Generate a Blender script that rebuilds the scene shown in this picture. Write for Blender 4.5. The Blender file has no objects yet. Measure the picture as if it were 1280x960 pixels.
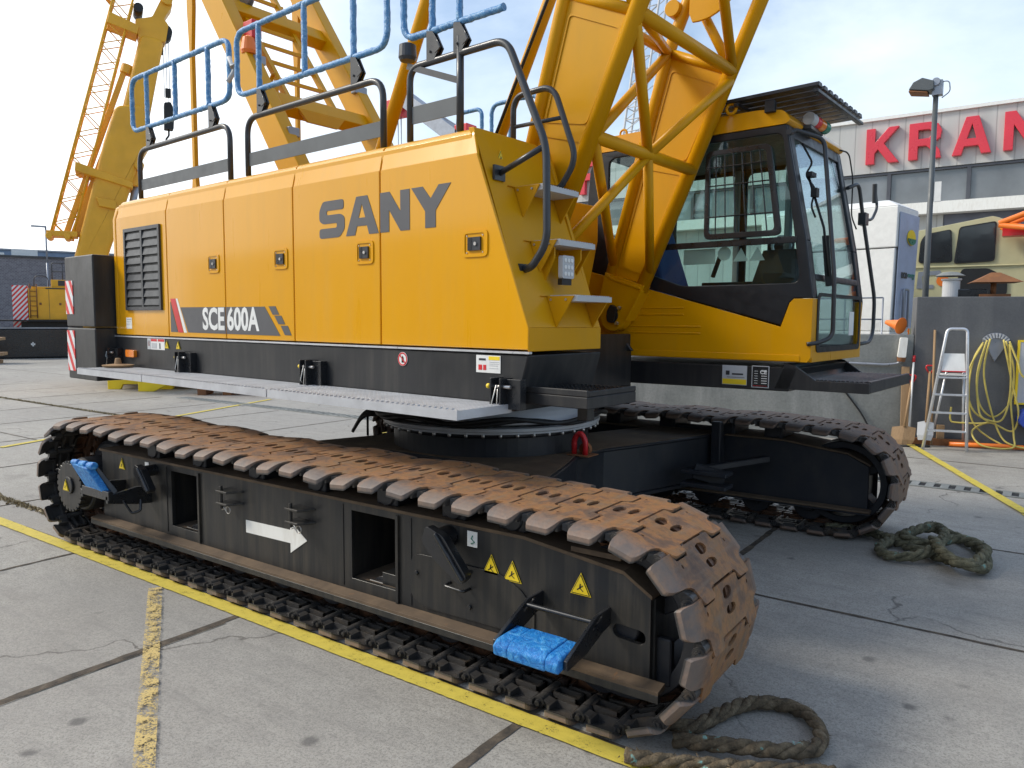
import bpy, bmesh, math, random
from mathutils import Vector, Matrix
from mathutils.geometry import tessellate_polygon
random.seed(7)
PI = math.pi
S = bpy.context.scene
COL = S.collection

# ------------------------------------------------------------------ materials
def _nodes(name):
    m = bpy.data.materials.new(name); m.use_nodes = True
    nt = m.node_tree
    b = nt.nodes['Principled BSDF']
    return m, nt, b
def N(nt, typ, **kw):
    n = nt.nodes.new(typ)
    for k, v in kw.items():
        if k in n.inputs.keys() if hasattr(n.inputs, 'keys') else False: n.inputs[k].default_value = v
        else: setattr(n, k, v)
    return n
def L(nt, a, b): nt.links.new(a, b)
def noise(nt, vec, scale, detail=4, rough=.55, dist=0):
    n = nt.nodes.new('ShaderNodeTexNoise'); n.inputs['Scale'].default_value = scale
    n.inputs['Detail'].default_value = detail; n.inputs['Roughness'].default_value = rough
    n.inputs['Distortion'].default_value = dist
    if vec is not None: L(nt, vec, n.inputs['Vector'])
    return n.outputs['Fac']
def ramp(nt, fac, stops):
    r = nt.nodes.new('ShaderNodeValToRGB'); e = r.color_ramp.elements
    while len(e) < len(stops): e.new(.5)
    for k, (p, c) in enumerate(stops):
        e[k].position = p
        e[k].color = (c, c, c, 1) if not hasattr(c, '__len__') else (*c, 1)
    L(nt, fac, r.inputs['Fac']); return r.outputs['Color']
def mix(nt, fac, a, b, mode='MIX'):
    m = nt.nodes.new('ShaderNodeMix'); m.data_type = 'RGBA'; m.blend_type = mode
    for i, v in ((0, fac), (6, a), (7, b)):
        s = m.inputs[i]
        if hasattr(v, 'is_linked'): L(nt, v, s)
        elif i == 0: s.default_value = v
        elif hasattr(v, '__len__'): s.default_value = (*v, 1) if len(v) == 3 else v
        else: s.default_value = (v, v, v, 1)
    return m.outputs[2]
def math_(nt, op, a, b=0, c=0):
    m = nt.nodes.new('ShaderNodeMath'); m.operation = op
    for s, v in zip(m.inputs, (a, b, c)):
        if hasattr(v, 'is_linked'): L(nt, v, s)
        else: s.default_value = v
    return m.outputs[0]
def coords(nt, scale=None, which='Object', rnd=True):
    t = nt.nodes.new('ShaderNodeTexCoord'); v = t.outputs[which]
    if scale:
        mp = nt.nodes.new('ShaderNodeMapping'); mp.inputs['Scale'].default_value = scale; L(nt, v, mp.inputs['Vector']); v = mp.outputs[0]
    return v
def bump(nt, b, h, strength=.3, dist=.01):
    n = nt.nodes.new('ShaderNodeBump'); n.inputs['Strength'].default_value = strength; n.inputs['Distance'].default_value = dist
    L(nt, h, n.inputs['Height']); L(nt, n.outputs[0], b.inputs['Normal'])
def mat(name, col, rough=.5, metal=0, var=.12, vscale=3, coat=0, bmp=0, bscale=60, spec=.5, stretch=None, emit=None):
    m, nt, b = _nodes(name)
    v = coords(nt, stretch)
    f = noise(nt, v, vscale, 5)
    lo = tuple(c * (1 - var) for c in col); hi = tuple(min(1, c * (1 + var)) for c in col)
    L(nt, ramp(nt, f, [(.3, lo), (.7, hi)]), b.inputs['Base Color'])
    f2 = noise(nt, v, vscale * 5, 4)
    L(nt, ramp(nt, f2, [(.3, max(0, rough - .08)), (.7, min(1, rough + .1))]), b.inputs['Roughness'])
    b.inputs['Metallic'].default_value = metal; b.inputs['Coat Weight'].default_value = coat
    b.inputs['Coat Roughness'].default_value = .12
    b.inputs['Specular IOR Level'].default_value = spec
    if bmp: bump(nt, b, noise(nt, v, bscale, 3), bmp, .004)
    if emit: b.inputs['Emission Color'].default_value = (*emit, 1); b.inputs['Emission Strength'].default_value = 1
    return m
def dirty(name, col, dirt, rough=.5, amount=.45, streak=(9, 9, 1.2), coat=0, spot=None, metal=0, bmp=.15, spec=.5):
    """paint with vertical run-off streaks and dusty blotches"""
    m, nt, b = _nodes(name)
    v = coords(nt)
    f1 = noise(nt, coords(nt, streak), 1.6, 6, .6)
    f2 = noise(nt, v, 2.3, 6, .65)
    f = math_(nt, 'MULTIPLY', ramp(nt, f1, [(.42, 0.), (.75, 1.)]), ramp(nt, f2, [(.3, .15), (.7, 1.)]))
    f = math_(nt, 'MULTIPLY', f, amount)
    c = mix(nt, f, col, dirt)
    if spot:
        f3 = noise(nt, v, 14, 5, .7)
        c = mix(nt, ramp(nt, f3, [(.64, 0.), (.72, .7)]), c, spot)
    L(nt, c, b.inputs['Base Color'])
    L(nt, ramp(nt, f2, [(.3, max(.02, rough - .1)), (.7, min(1, rough + .15))]), b.inputs['Roughness'])
    b.inputs['Coat Weight'].default_value = coat; b.inputs['Coat Roughness'].default_value = .15
    b.inputs['Metallic'].default_value = metal; b.inputs['Specular IOR Level'].default_value = spec
    if bmp: bump(nt, b, noise(nt, v, 35, 4), bmp, .003)
    return m

M = {}
def body_yellow():
    m, nt, b = _nodes('yellow_paint')
    v = coords(nt); n = noise(nt, v, 1.1, 5); n2 = noise(nt, coords(nt, (7, 7, .7)), 1.5, 6, .6); n3 = noise(nt, v, 1.6, 2, .4)
    c = ramp(nt, n, [(.3, (.73, .338, 0)), (.7, (.77, .362, .001))])
    c = mix(nt, math_(nt, 'MULTIPLY', ramp(nt, n2, [(.5, 0.), (.75, .5)]), .4), c, (.55, .30, .04))
    c = mix(nt, ramp(nt, noise(nt, v, 60, 3, .7), [(.7, 0.), (.76, .5)]), c, (.35, .2, .05))
    L(nt, c, b.inputs['Base Color']); L(nt, ramp(nt, n2, [(.3, .26), (.7, .38)]), b.inputs['Roughness'])
    b.inputs['Specular IOR Level'].default_value = .25; b.inputs['Coat Weight'].default_value = .45; b.inputs['Coat Roughness'].default_value = .10
    bump(nt, b, n3, .12, .03)
    return m
M['yellow'] = body_yellow()
M['yellow_far'] = mat('yellow_paint_distant', (.80, .40, .02), .45, var=.1, vscale=2)
M['boom_yellow'] = dirty('boom_yellow_paint', (.68, .325, .0), (.42, .24, .02), .36, .4, (3, 3, .8), coat=.03, bmp=.05, spec=.25)
M['yellow_face'] = dirty('dusty_yellow_paint', (.64, .305, .0), (.45, .27, .05), .42, .45, (3, 3, 1), coat=.03, bmp=.04, spec=.25)
M['black'] = dirty('black_frame_paint', (.016, .017, .019), (.10, .09, .075), .40, .42, (10, 10, .9), spot=None, coat=.1)
M['frame'] = dirty('track_frame_paint', (.016, .0165, .017), (.14, .115, .08), .38, .5, (14, 14, .9))
M['dusty'] = dirty('dusty_frame_top', (.10, .068, .042), (.24, .16, .09), .8, .8, (4, 4, 4), spot=(.22, .1, .035), bmp=.5)
M['navy'] = dirty('black_undercarriage_paint', (.014, .016, .021), (.06, .05, .04), .45, .5, (4, 4, 3))
M['gloss_black'] = mat('gloss_black_paint', (.014, .015, .017), .3, var=.15, coat=.3)
M['cab_black'] = mat('satin_black_paint', (.012, .0135, .017), .42, var=.15, coat=.1, spec=.4)
M['rubber'] = mat('black_rubber', (.012, .012, .012), .55, bmp=.2)
M['rail'] = mat('dark_rail_paint', (.03, .033, .038), .38, var=.15, coat=.15)
M['rail_plate'] = mat('grey_toe_plate', (.085, .095, .1), .45, var=.15)
M['grating'] = mat('galvanised_steel', (.56, .575, .60), .42, .45, var=.12, vscale=7)
M['alu'] = mat('aluminium', (.7, .71, .73), .35, .7, var=.1, vscale=8)
M['steel'] = mat('bright_steel', (.55, .53, .5), .35, .9, var=.2, vscale=30)
M['white'] = mat('white_paint', (.78, .78, .75), .5, var=.06, vscale=9)
M['white_worn'] = dirty('worn_white_paint', (.84, .83, .78), (.45, .40, .32), .6, .45, (12, 12, 3))
M['red'] = mat('red_paint', (.62, .02, .025), .4, var=.1, coat=.2)
M['letter_red'] = mat('red_sign_plastic', (.66, .02, .04), .3, var=.08, vscale=1, coat=.4)
M['orange'] = mat('orange_plastic', (.85, .2, .02), .4, var=.06, coat=.2)
M['green'] = mat('green_plastic', (.02, .22, .14), .3, coat=.3)
M['amber'] = mat('amber_lens', (.85, .23, .01), .2, coat=.6)
M['grey_letter'] = mat('grey_lettering', (.095, .095, .10), .4, var=.08)
M['label_yellow'] = mat('label_yellow', (.86, .62, .02), .45, var=.05)
M['label_grey'] = mat('label_grey', (.5, .51, .52), .4, var=.04)
M['rust_red'] = dirty('rusty_steel', (.2, .085, .035), (.32, .13, .04), .8, .9, (5, 5, 5), spot=(.08, .04, .025), bmp=.6)
def tarp():
    m, nt, b = _nodes('blue_woven_wrap')
    v = coords(nt); n = noise(nt, v, 22, 6, .7, 1.5); wv = nt.nodes.new('ShaderNodeTexChecker'); wv.inputs['Scale'].default_value = 170; L(nt, v, wv.inputs['Vector'])
    c = ramp(nt, n, [(.34, (.008, .12, .42)), (.5, (.015, .23, .62)), (.64, (.10, .42, .78)), (.74, (.35, .62, .85))])
    c = mix(nt, math_(nt, 'MULTIPLY', wv.outputs['Fac'], .25), c, (.005, .10, .35))
    L(nt, c, b.inputs['Base Color']); b.inputs['Roughness'].default_value = .42
    bump(nt, b, n, 1., .012); return m
M['blue_tarp'] = tarp()
M['hose'] = mat('yellow_hose', (.62, .5, .12), .5, var=.15, vscale=8)
M['wood'] = dirty('old_wood', (.36, .23, .12), (.2, .13, .07), .75, .8, (30, 30, 2))
M['hydraulic_grey'] = mat('grey_cylinder', (.3, .32, .36), .35, .4)
M['cream'] = mat('cream_paint', (.56, .52, .30), .4, var=.08, coat=.15)
M['blue_seat'] = mat('blue_fabric', (.02, .06, .22), .7)
M['dark_inside'] = mat('dark_interior', (.02, .02, .021), .6)
M['pale_inside'] = mat('grey_interior_trim', (.25, .26, .26), .6)
M['weed'] = mat('dry_weed', (.34, .28, .17), .9, var=.4, vscale=20)

def shoe_mat(name, rust_amt):
    m, nt, b = _nodes(name)
    tc = nt.nodes.new('ShaderNodeTexCoord'); sep = nt.nodes.new('ShaderNodeSeparateXYZ'); L(nt, tc.outputs['Object'], sep.inputs[0])
    oi = nt.nodes.new('ShaderNodeObjectInfo')
    off = nt.nodes.new('ShaderNodeVectorMath'); off.operation = 'MULTIPLY_ADD'
    L(nt, oi.outputs['Random'], off.inputs[0]); off.inputs[1].default_value = (37, 19, 53); L(nt, tc.outputs['Object'], off.inputs[2])
    v = off.outputs[0]
    n1 = noise(nt, v, 7, 6, .65, .4); n2 = noise(nt, v, 26, 5, .7)
    mp = nt.nodes.new('ShaderNodeMapping'); mp.inputs['Scale'].default_value = (30, 3, 3); L(nt, v, mp.inputs['Vector'])
    n3 = noise(nt, mp.outputs[0], 1.2, 5, .6)
    rust = ramp(nt, n1, [(.28, (.075, .045, .032)), (.42, (.19, .10, .052)), (.50, (.35, .155, .05)), (.58, (.29, .145, .05)), (.72, (.19, .125, .085))])
    rust = mix(nt, ramp(nt, n2, [(.46, 0.), (.68, .65)]), rust, (.115, .068, .04))
    rust = mix(nt, ramp(nt, n3, [(.5, 0.), (.72, .6)]), rust, (.24, .165, .105))
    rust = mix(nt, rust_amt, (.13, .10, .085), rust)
    # worn grey tips on the outer face
    ay = math_(nt, 'ABSOLUTE', math_(nt, 'SUBTRACT', sep.outputs[1], .39))
    zt_ = math_(nt, 'ADD', sep.outputs[2], math_(nt, 'MULTIPLY', math_(nt, 'MAXIMUM', math_(nt, 'SUBTRACT', ay, .325), 0), .62))
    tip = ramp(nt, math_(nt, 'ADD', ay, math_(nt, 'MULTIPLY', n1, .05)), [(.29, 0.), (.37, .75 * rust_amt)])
    rust = mix(nt, tip, rust, (.155, .14, .13))
    blk = ramp(nt, n1, [(.3, (.022, .022, .023)), (.55, (.042, .038, .034)), (.8, (.11, .075, .045))])
    inner = math_(nt, 'ABSOLUTE', math_(nt, 'SUBTRACT', sep.outputs[1], .39))
    railm = ramp(nt, inner, [(.1, 1.), (.135, 0.)])
    blk = mix(nt, railm, blk, ramp(nt, n2, [(.3, (.05, .028, .018)), (.7, (.17, .07, .028))]))
    ge = nt.nodes.new('ShaderNodeNewGeometry'); blk = mix(nt, ramp(nt, ge.outputs['Pointiness'], [(.56, 0.), (.63, .6)]), blk, (.17, .16, .15))
    up = ramp(nt, math_(nt, 'ADD', zt_, .014), [(0., 0.), (.006, 1.)])
    c = mix(nt, up, blk, rust)
    L(nt, c, b.inputs['Base Color'])
    L(nt, mix(nt, up, .34, .62), b.inputs['Roughness'])
    h = math_(nt, 'ADD', n2, math_(nt, 'MULTIPLY', n1, 1.2))
    bump(nt, b, h, .55, .006)
    return m
M['shoe'] = shoe_mat('rusty_track_shoe', .85)
M['shoe_far'] = shoe_mat('shaded_track_shoe', .45)  # same shoe for the far track, its shade put into a duller, darker colour

def ribbed(name, col, axis=0, scale=10.5, depth=.25, rough=.5, dirt=.15):
    m, nt, b = _nodes(name)
    tc = nt.nodes.new('ShaderNodeTexCoord'); sep = nt.nodes.new('ShaderNodeSeparateXYZ'); L(nt, tc.outputs['Object'], sep.inputs[0])
    w = math_(nt, 'FRACT', math_(nt, 'MULTIPLY', sep.outputs[axis], scale))
    line = ramp(nt, w, [(0., 1.), (.06, 0.), (.94, 0.), (1., 1.)])
    n = noise(nt, coords(nt, (1, 1, .25)), 1.3, 5)
    c = mix(nt, ramp(nt, n, [(.35, 0.), (.7, dirt)]), col, tuple(x * .55 for x in col))
    c = mix(nt, math_(nt, 'MULTIPLY', line, .7), c, tuple(x * .45 for x in col))
    L(nt, c, b.inputs['Base Color']); b.inputs['Roughness'].default_value = rough
    bump(nt, b, math_(nt, 'SUBTRACT', 1, line), depth, .02)
    return m
M['cladding'] = ribbed('pale_metal_cladding', (.52, .52, .50), 0, 1.85, dirt=.4)
M['grate_black'] = ribbed('black_serrated_tread', (.02, .021, .023), 0, 45, .9)

def concrete_wall():
    m, nt, b = _nodes('grey_concrete_wall')
    v = coords(nt)
    n1 = noise(nt, v, .9, 8, .65); n2 = noise(nt, coords(nt, (2.2, 2.2, .25)), 1.5, 6, .6); n3 = noise(nt, v, 40, 4)
    c = ramp(nt, n1, [(.3, (.085, .09, .098)), (.7, (.15, .155, .16))])
    c = mix(nt, ramp(nt, n2, [(.5, 0.), (.75, .5)]), c, (.2, .205, .2))
    c = mix(nt, ramp(nt, n3, [(.3, .25), (.7, 0.)]), c, (.06, .06, .065))
    L(nt, c, b.inputs['Base Color']); b.inputs['Roughness'].default_value = .8
    bump(nt, b, n3, .35, .005)
    return m
M['wall'] = concrete_wall()
def low_wall_mat():
    m, nt, b = _nodes('weathered_concrete_wall')
    v = coords(nt)
    n1 = noise(nt, v, 1.3, 8, .7); n2 = noise(nt, coords(nt, (2.2, 2.2, .3)), 1.2, 6, .6); n3 = noise(nt, v, 30, 4)
    c = ramp(nt, n1, [(.3, (.16, .17, .165)), (.7, (.29, .30, .28))])
    c = mix(nt, ramp(nt, n2, [(.48, 0.), (.75, .6)]), c, (.42, .42, .40))
    c = mix(nt, ramp(nt, n3, [(.3, .3), (.6, 0.)]), c, (.1, .1, .1))
    L(nt, c, b.inputs['Base Color']); b.inputs['Roughness'].default_value = .85
    bump(nt, b, n3, .3, .005)
    return m
M['low_wall'] = low_wall_mat()

def ground_mat():
    m, nt, b = _nodes('concrete_slabs')
    v = coords(nt)
    sep = nt.nodes.new('ShaderNodeSeparateXYZ'); L(nt, v, sep.inputs[0])
    base = noise(nt, v, .55, 8, .62); fine = noise(nt, v, 90, 3, .7); grit = noise(nt, v, 260, 2, .6); mid = noise(nt, v, 6, 6, .65)
    c = ramp(nt, base, [(.3, (.335, .308, .262)), (.5, (.425, .398, .345)), (.72, (.50, .47, .41))])
    c = mix(nt, ramp(nt, mid, [(.35, .35), (.6, 0.)]), c, (.2, .185, .16))
    c = mix(nt, ramp(nt, fine, [(.36, .75), (.52, 0.)]), c, (.14, .13, .115))
    c = mix(nt, ramp(nt, grit, [(.55, 0.), (.66, .7)]), c, (.55, .53, .49))
    n35 = noise(nt, v, 34, 4, .75); c = mix(nt, ramp(nt, n35, [(.36, .45), (.5, 0.)]), c, (.17, .16, .14)); c = mix(nt, ramp(nt, n35, [(.54, 0.), (.7, .4)]), c, (.46, .44, .40))
    sc = noise(nt, coords(nt, (1.0, 7.0, 1)), 1.4, 7, .7); c = mix(nt, ramp(nt, sc, [(.52, 0.), (.66, .35)]), c, (.17, .16, .145)); c = mix(nt, ramp(nt, noise(nt, v, .22, 4), [(.42, .0), (.62, .35)]), c, (.22, .21, .2))
    # slab to slab tone
    fx = math_(nt, 'FLOOR', math_(nt, 'DIVIDE', math_(nt, 'SUBTRACT', sep.outputs[0], .21), 1.955))
    fy = math_(nt, 'FLOOR', math_(nt, 'DIVIDE', math_(nt, 'SUBTRACT', sep.outputs[1], .6), 2.0))
    cm = nt.nodes.new('ShaderNodeCombineXYZ'); L(nt, fx, cm.inputs[0]); L(nt, fy, cm.inputs[1])
    wn = nt.nodes.new('ShaderNodeTexWhiteNoise'); L(nt, cm.outputs[0], wn.inputs['Vector'])
    c = mix(nt, math_(nt, 'MULTIPLY', wn.outputs['Value'], .22), c, (.2, .19, .17))
    # oil spots and drips: voronoi cells with a noisy threshold
    vo = nt.nodes.new('ShaderNodeTexVoronoi'); vo.inputs['Scale'].default_value = 3.1; L(nt, v, vo.inputs['Vector'])
    dis = math_(nt, 'ADD', vo.outputs['Distance'], math_(nt, 'MULTIPLY', mid, .28))
    patch = ramp(nt, noise(nt, v, .5, 3), [(.36, .1), (.56, 1.)])
    spot = math_(nt, 'MULTIPLY', ramp(nt, dis, [(.2, .75), (.27, 0.)]), patch)
    c = mix(nt, spot, c, (.09, .085, .08))
    vo2 = nt.nodes.new('ShaderNodeTexVoronoi'); vo2.inputs['Scale'].default_value = 1.1; L(nt, v, vo2.inputs['Vector'])
    dis2 = math_(nt, 'ADD', vo2.outputs['Distance'], math_(nt, 'MULTIPLY', mid, .35))
    c = mix(nt, ramp(nt, dis2, [(.25, .4), (.4, 0.)]), c, (.17, .155, .135))
    # hair cracks
    vc = nt.nodes.new('ShaderNodeTexVoronoi'); vc.feature = 'DISTANCE_TO_EDGE'; vc.inputs['Scale'].default_value = .33
    wv = nt.nodes.new('ShaderNodeVectorMath'); wv.operation = 'MULTIPLY_ADD'
    nn = nt.nodes.new('ShaderNodeTexNoise'); nn.inputs['Scale'].default_value = 1.6; nn.inputs['Detail'].default_value = 7; L(nt, v, nn.inputs['Vector'])
    L(nt, nn.outputs['Color'], wv.inputs[0]); wv.inputs[1].default_value = (.9, .9, 0); L(nt, v, wv.inputs[2]); L(nt, wv.outputs[0], vc.inputs['Vector'])
    crack = math_(nt, 'MULTIPLY', ramp(nt, vc.outputs['Distance'], [(.0015, .8), (.004, 0.)]), ramp(nt, noise(nt, v, .8, 3), [(.5, 0.), (.56, 1.)]))
    c = mix(nt, crack, c, (.08, .07, .06))
    L(nt, c, b.inputs['Base Color'])
    L(nt, ramp(nt, base, [(.3, .62), (.7, .85)]), b.inputs['Roughness'])
    h = math_(nt, 'ADD', fine, math_(nt, 'MULTIPLY', grit, .6))
    bump(nt, b, math_(nt, 'SUBTRACT', h, math_(nt, 'MULTIPLY', crack, 2)), .35, .004)
    return m
M['ground'] = ground_mat()
def joint_mat():
    m, nt, b = _nodes('slab_joint_dirt')
    v = coords(nt)
    n = noise(nt, v, 12, 6, .7)
    c = ramp(nt, n, [(.35, (.035, .03, .025)), (.6, (.11, .085, .06)), (.75, (.2, .17, .13))])
    L(nt, c, b.inputs['Base Color']); b.inputs['Roughness'].default_value = .9
    bump(nt, b, n, .6, .01)
    return m
M['joint'] = joint_mat()
def worn_paint(name, col, wear=.46):
    m, nt, b = _nodes(name)
    v = coords(nt); n = noise(nt, v, 16, 8, .8); n2 = noise(nt, v, 110, 3, .6)
    L(nt, ramp(nt, n, [(.3, tuple(c * .8 for c in col)), (.6, col)]), b.inputs['Base Color'])
    b.inputs['Roughness'].default_value = .7
    bump(nt, b, n2, .3, .003)
    w = math_(nt, 'ADD', math_(nt, 'MULTIPLY', n, .6), math_(nt, 'MULTIPLY', n2, .4))
    L(nt, ramp(nt, w, [(wear - .03, 0.), (wear + .03, 1.)]), b.inputs['Alpha'])
    return m
M['line'] = worn_paint('yellow_line_paint', (.62, .49, .07), .40)
M['line_worn'] = worn_paint('worn_yellow_line_paint', (.58, .43, .16), .495)

def glass(name, tint=(.75, .86, .84), refl=1.0, op=.0, ior=1.6):
    m = bpy.data.materials.new(name); m.use_nodes = True; nt = m.node_tree; nt.nodes.clear()
    o = nt.nodes.new('ShaderNodeOutputMaterial'); t = nt.nodes.new('ShaderNodeBsdfTransparent'); g = nt.nodes.new('ShaderNodeBsdfGlossy')
    t.inputs[0].default_value = (*tint, 1); g.inputs['Roughness'].default_value = .02; g.inputs[0].default_value = (refl,) * 3 + (1,)
    fr = nt.nodes.new('ShaderNodeFresnel'); fr.inputs[0].default_value = ior
    f = math_(nt, 'ADD', math_(nt, 'MULTIPLY', fr.outputs[0], .7), .01)
    mx = nt.nodes.new('ShaderNodeMixShader'); L(nt, f, mx.inputs[0]); L(nt, t.outputs[0], mx.inputs[1]); L(nt, g.outputs[0], mx.inputs[2])
    L(nt, mx.outputs[0], o.inputs[0]); return m
M['glass'] = glass('cab_glass', (.80, .90, .88), ior=1.4)
M['windscreen'] = glass('windscreen_glass', (.84, .94, .97), ior=1.35)
M['dark_glass'] = mat('dark_window_glass', (.02, .024, .028), .06, var=.3, vscale=.6, coat=.6)
M['office_glass'] = mat('office_window_glass', (.17, .18, .19), .12, var=.35, vscale=.5, coat=.5)

def rope_mat(name, a, b_, c_, fleck):
    m, nt, b = _nodes(name)
    v = coords(nt); n = noise(nt, v, 18, 6, .75); n2 = noise(nt, v, 60, 4, .7); n3 = noise(nt, v, 9, 4, .6)
    c = ramp(nt, n, [(.3, a), (.5, b_), (.7, c_)])
    c = mix(nt, ramp(nt, n3, [(.64, 0.), (.68, 1.)]), c, fleck)
    L(nt, c, b.inputs['Base Color']); b.inputs['Roughness'].default_value = .9
    bump(nt, b, n2, 1., .012); return m
M['rope'] = rope_mat('weathered_rope', (.035, .027, .016), (.13, .095, .055), (.27, .21, .13), (.25, .52, .46))
M['rope_green'] = rope_mat('mossy_rope', (.04, .036, .02), (.13, .12, .07), (.26, .23, .14), (.15, .28, .24))

def stripes(name, width=.09, slope=1., hor=1, ver=2, sgn=1):
    m, nt, b = _nodes(name)
    tc = nt.nodes.new('ShaderNodeTexCoord'); sep = nt.nodes.new('ShaderNodeSeparateXYZ'); L(nt, tc.outputs['Object'], sep.inputs[0])
    s = math_(nt, 'ADD', math_(nt, 'MULTIPLY', sep.outputs[hor], sgn * slope), sep.outputs[ver])
    w = math_(nt, 'FRACT', math_(nt, 'DIVIDE', s, width * 2))
    f = math_(nt, 'GREATER_THAN', w, .5)
    L(nt, mix(nt, f, (.75, .75, .75), (.7, .03, .03)), b.inputs['Base Color']); b.inputs['Roughness'].default_value = .35
    return m
def brick_mat():
    m, nt, b = _nodes('grey_brick')
    br = nt.nodes.new('ShaderNodeTexBrick'); br.inputs['Scale'].default_value = 3.0
    mp = nt.nodes.new('ShaderNodeMapping'); tc = nt.nodes.new('ShaderNodeTexCoord'); L(nt, tc.outputs['Object'], mp.inputs[0]); mp.inputs['Rotation'].default_value = (PI / 2, 0, 0)
    L(nt, mp.outputs[0], br.inputs['Vector'])
    br.inputs['Color1'].default_value = (.13, .12, .14, 1); br.inputs['Color2'].default_value = (.2, .19, .21, 1); br.inputs['Mortar'].default_value = (.3, .3, .3, 1)
    br.inputs['Mortar Size'].default_value = .02
    L(nt, br.outputs['Color'], b.inputs['Base Color']); b.inputs['Roughness'].default_value = .85; return m
M['brick'] = brick_mat()

# ------------------------------------------------------------------ mesh builder
class G:
    def __init__(s): s.bm = bmesh.new(); s.k = 0
    def m(s, k): s.k = k; return s
    def _face(s, vs, smooth=False):
        try:
            f = s.bm.faces.new(vs); f.material_index = s.k; f.smooth = smooth; return f
        except ValueError: return None
    def box(s, x0, x1, y0, y1, z0, z1, rot=None):
        return s.hexa([(x0, y0, z0), (x1, y0, z0), (x1, y1, z0), (x0, y1, z0), (x0, y0, z1), (x1, y0, z1), (x1, y1, z1), (x0, y1, z1)], rot)
    def hexa(s, P, rot=None):
        if rot:
            c = sum((Vector(p) for p in P), Vector()) / 8; P = [c + rot @ (Vector(p) - c) for p in P]
        v = [s.bm.verts.new(p) for p in P]
        for q in ((3, 2, 1, 0), (4, 5, 6, 7), (0, 1, 5, 4), (1, 2, 6, 5), (2, 3, 7, 6), (3, 0, 4, 7)): s._face([v[i] for i in q])
        return s
    def bar(s, a, b, w, h, up=(0, 0, 1)):
        a = Vector(a); b = Vector(b); d = (b - a).normalized(); u = Vector(up)
        r = d.cross(u)
        if r.length < 1e-4: r = d.cross(Vector((1, 0, 0)))
        r.normalize(); u = r.cross(d)
        r *= w / 2; u *= h / 2
        s.hexa([a - r - u, a + r - u, b + r - u, b - r - u, a - r + u, a + r + u, b + r + u, b - r + u]); return s
    def prism(s, pts, axis, a, b, holes=()):
        f = {'x': lambda p, h: (h, p[0], p[1]), 'y': lambda p, h: (p[0], h, p[1]), 'z': lambda p, h: (p[0], p[1], h)}[axis]
        loops = [list(pts)] + [list(h) for h in holes]
        tri = tessellate_polygon([[Vector((p[0], p[1], 0)) for p in l] for l in loops])
        flat = [p for l in loops for p in l]
        va = [s.bm.verts.new(f(p, a)) for p in flat]; vb = [s.bm.verts.new(f(p, b)) for p in flat]
        if len(loops) == 1 and len(pts) <= 8 and s._convex(pts):
            s._face(va[::-1]); s._face(vb)
        else:
            for t in tri: s._face([va[i] for i in t[::-1]]); s._face([vb[i] for i in t])
        o = 0
        for l in loops:
            n = len(l)
            for i in range(n): j = (i + 1) % n; s._face([va[o + i], va[o + j], vb[o + j], vb[o + i]])
            o += n
        return s
    @staticmethod
    def _convex(p):
        sg = 0; n = len(p)
        for i in range(n):
            a, b, c = p[i], p[(i + 1) % n], p[(i + 2) % n]
            z = (b[0] - a[0]) * (c[1] - b[1]) - (b[1] - a[1]) * (c[0] - b[0])
            if abs(z) > 1e-9:
                if sg * z < 0: return False
                sg = z
        return True
    def tube(s, pts, r, seg=12, closed=False, r2=None, caps=True):
        pts = [Vector(p) for p in pts]; n = len(pts)
        rr = r if hasattr(r, '__len__') else [r + (0 if r2 is None else (r2 - r) * i / max(1, n - 1)) for i in range(n)]
        T = []
        for i in range(n):
            a = pts[i - 1] if (i > 0 or closed) else pts[i]; b = pts[(i + 1) % n] if (i < n - 1 or closed) else pts[i]
            T.append((b - a).normalized())
        up = Vector((0, 0, 1)) if abs(T[0].z) < .9 else Vector((1, 0, 0))
        u = T[0].cross(up).normalized(); rings = []
        for i in range(n):
            u = (u - T[i] * u.dot(T[i])).normalized(); w = T[i].cross(u)
            rings.append([s.bm.verts.new(pts[i] + (u * math.cos(2 * PI * k / seg) + w * math.sin(2 * PI * k / seg)) * rr[i]) for k in range(seg)])
        for i in range(n if closed else n - 1):
            A, B = rings[i], rings[(i + 1) % n]
            for k in range(seg): s._face([A[k], A[(k + 1) % seg], B[(k + 1) % seg], B[k]], True)
        if not closed and caps:
            s._face(rings[0][::-1]); s._face(rings[-1])
        return s
    def cyl(s, a, b, r, seg=24, r2=None): return s.tube([a, b], r, seg, r2=r2)
    def lathe(s, prof, c, axis='y', seg=32):
        """prof: list of (radius, offset along axis)"""
        c = Vector(c); rings = []
        ex = {'y': (Vector((1, 0, 0)), Vector((0, 0, 1)), Vector((0, 1, 0))), 'z': (Vector((1, 0, 0)), Vector((0, 1, 0)), Vector((0, 0, 1))), 'x': (Vector((0, 1, 0)), Vector((0, 0, 1)), Vector((1, 0, 0)))}[axis]
        for r, o in prof:
            rings.append([s.bm.verts.new(c + ex[2] * o + (ex[0] * math.cos(2 * PI * k / seg) + ex[1] * math.sin(2 * PI * k / seg)) * r) for k in range(seg)])
        for i in range(len(rings) - 1):
            A, B = rings[i], rings[i + 1]
            for k in range(seg): s._face([A[k], A[(k + 1) % seg], B[(k + 1) % seg], B[k]])
        s._face(rings[0][::-1]); s._face(rings[-1]); return s
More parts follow.
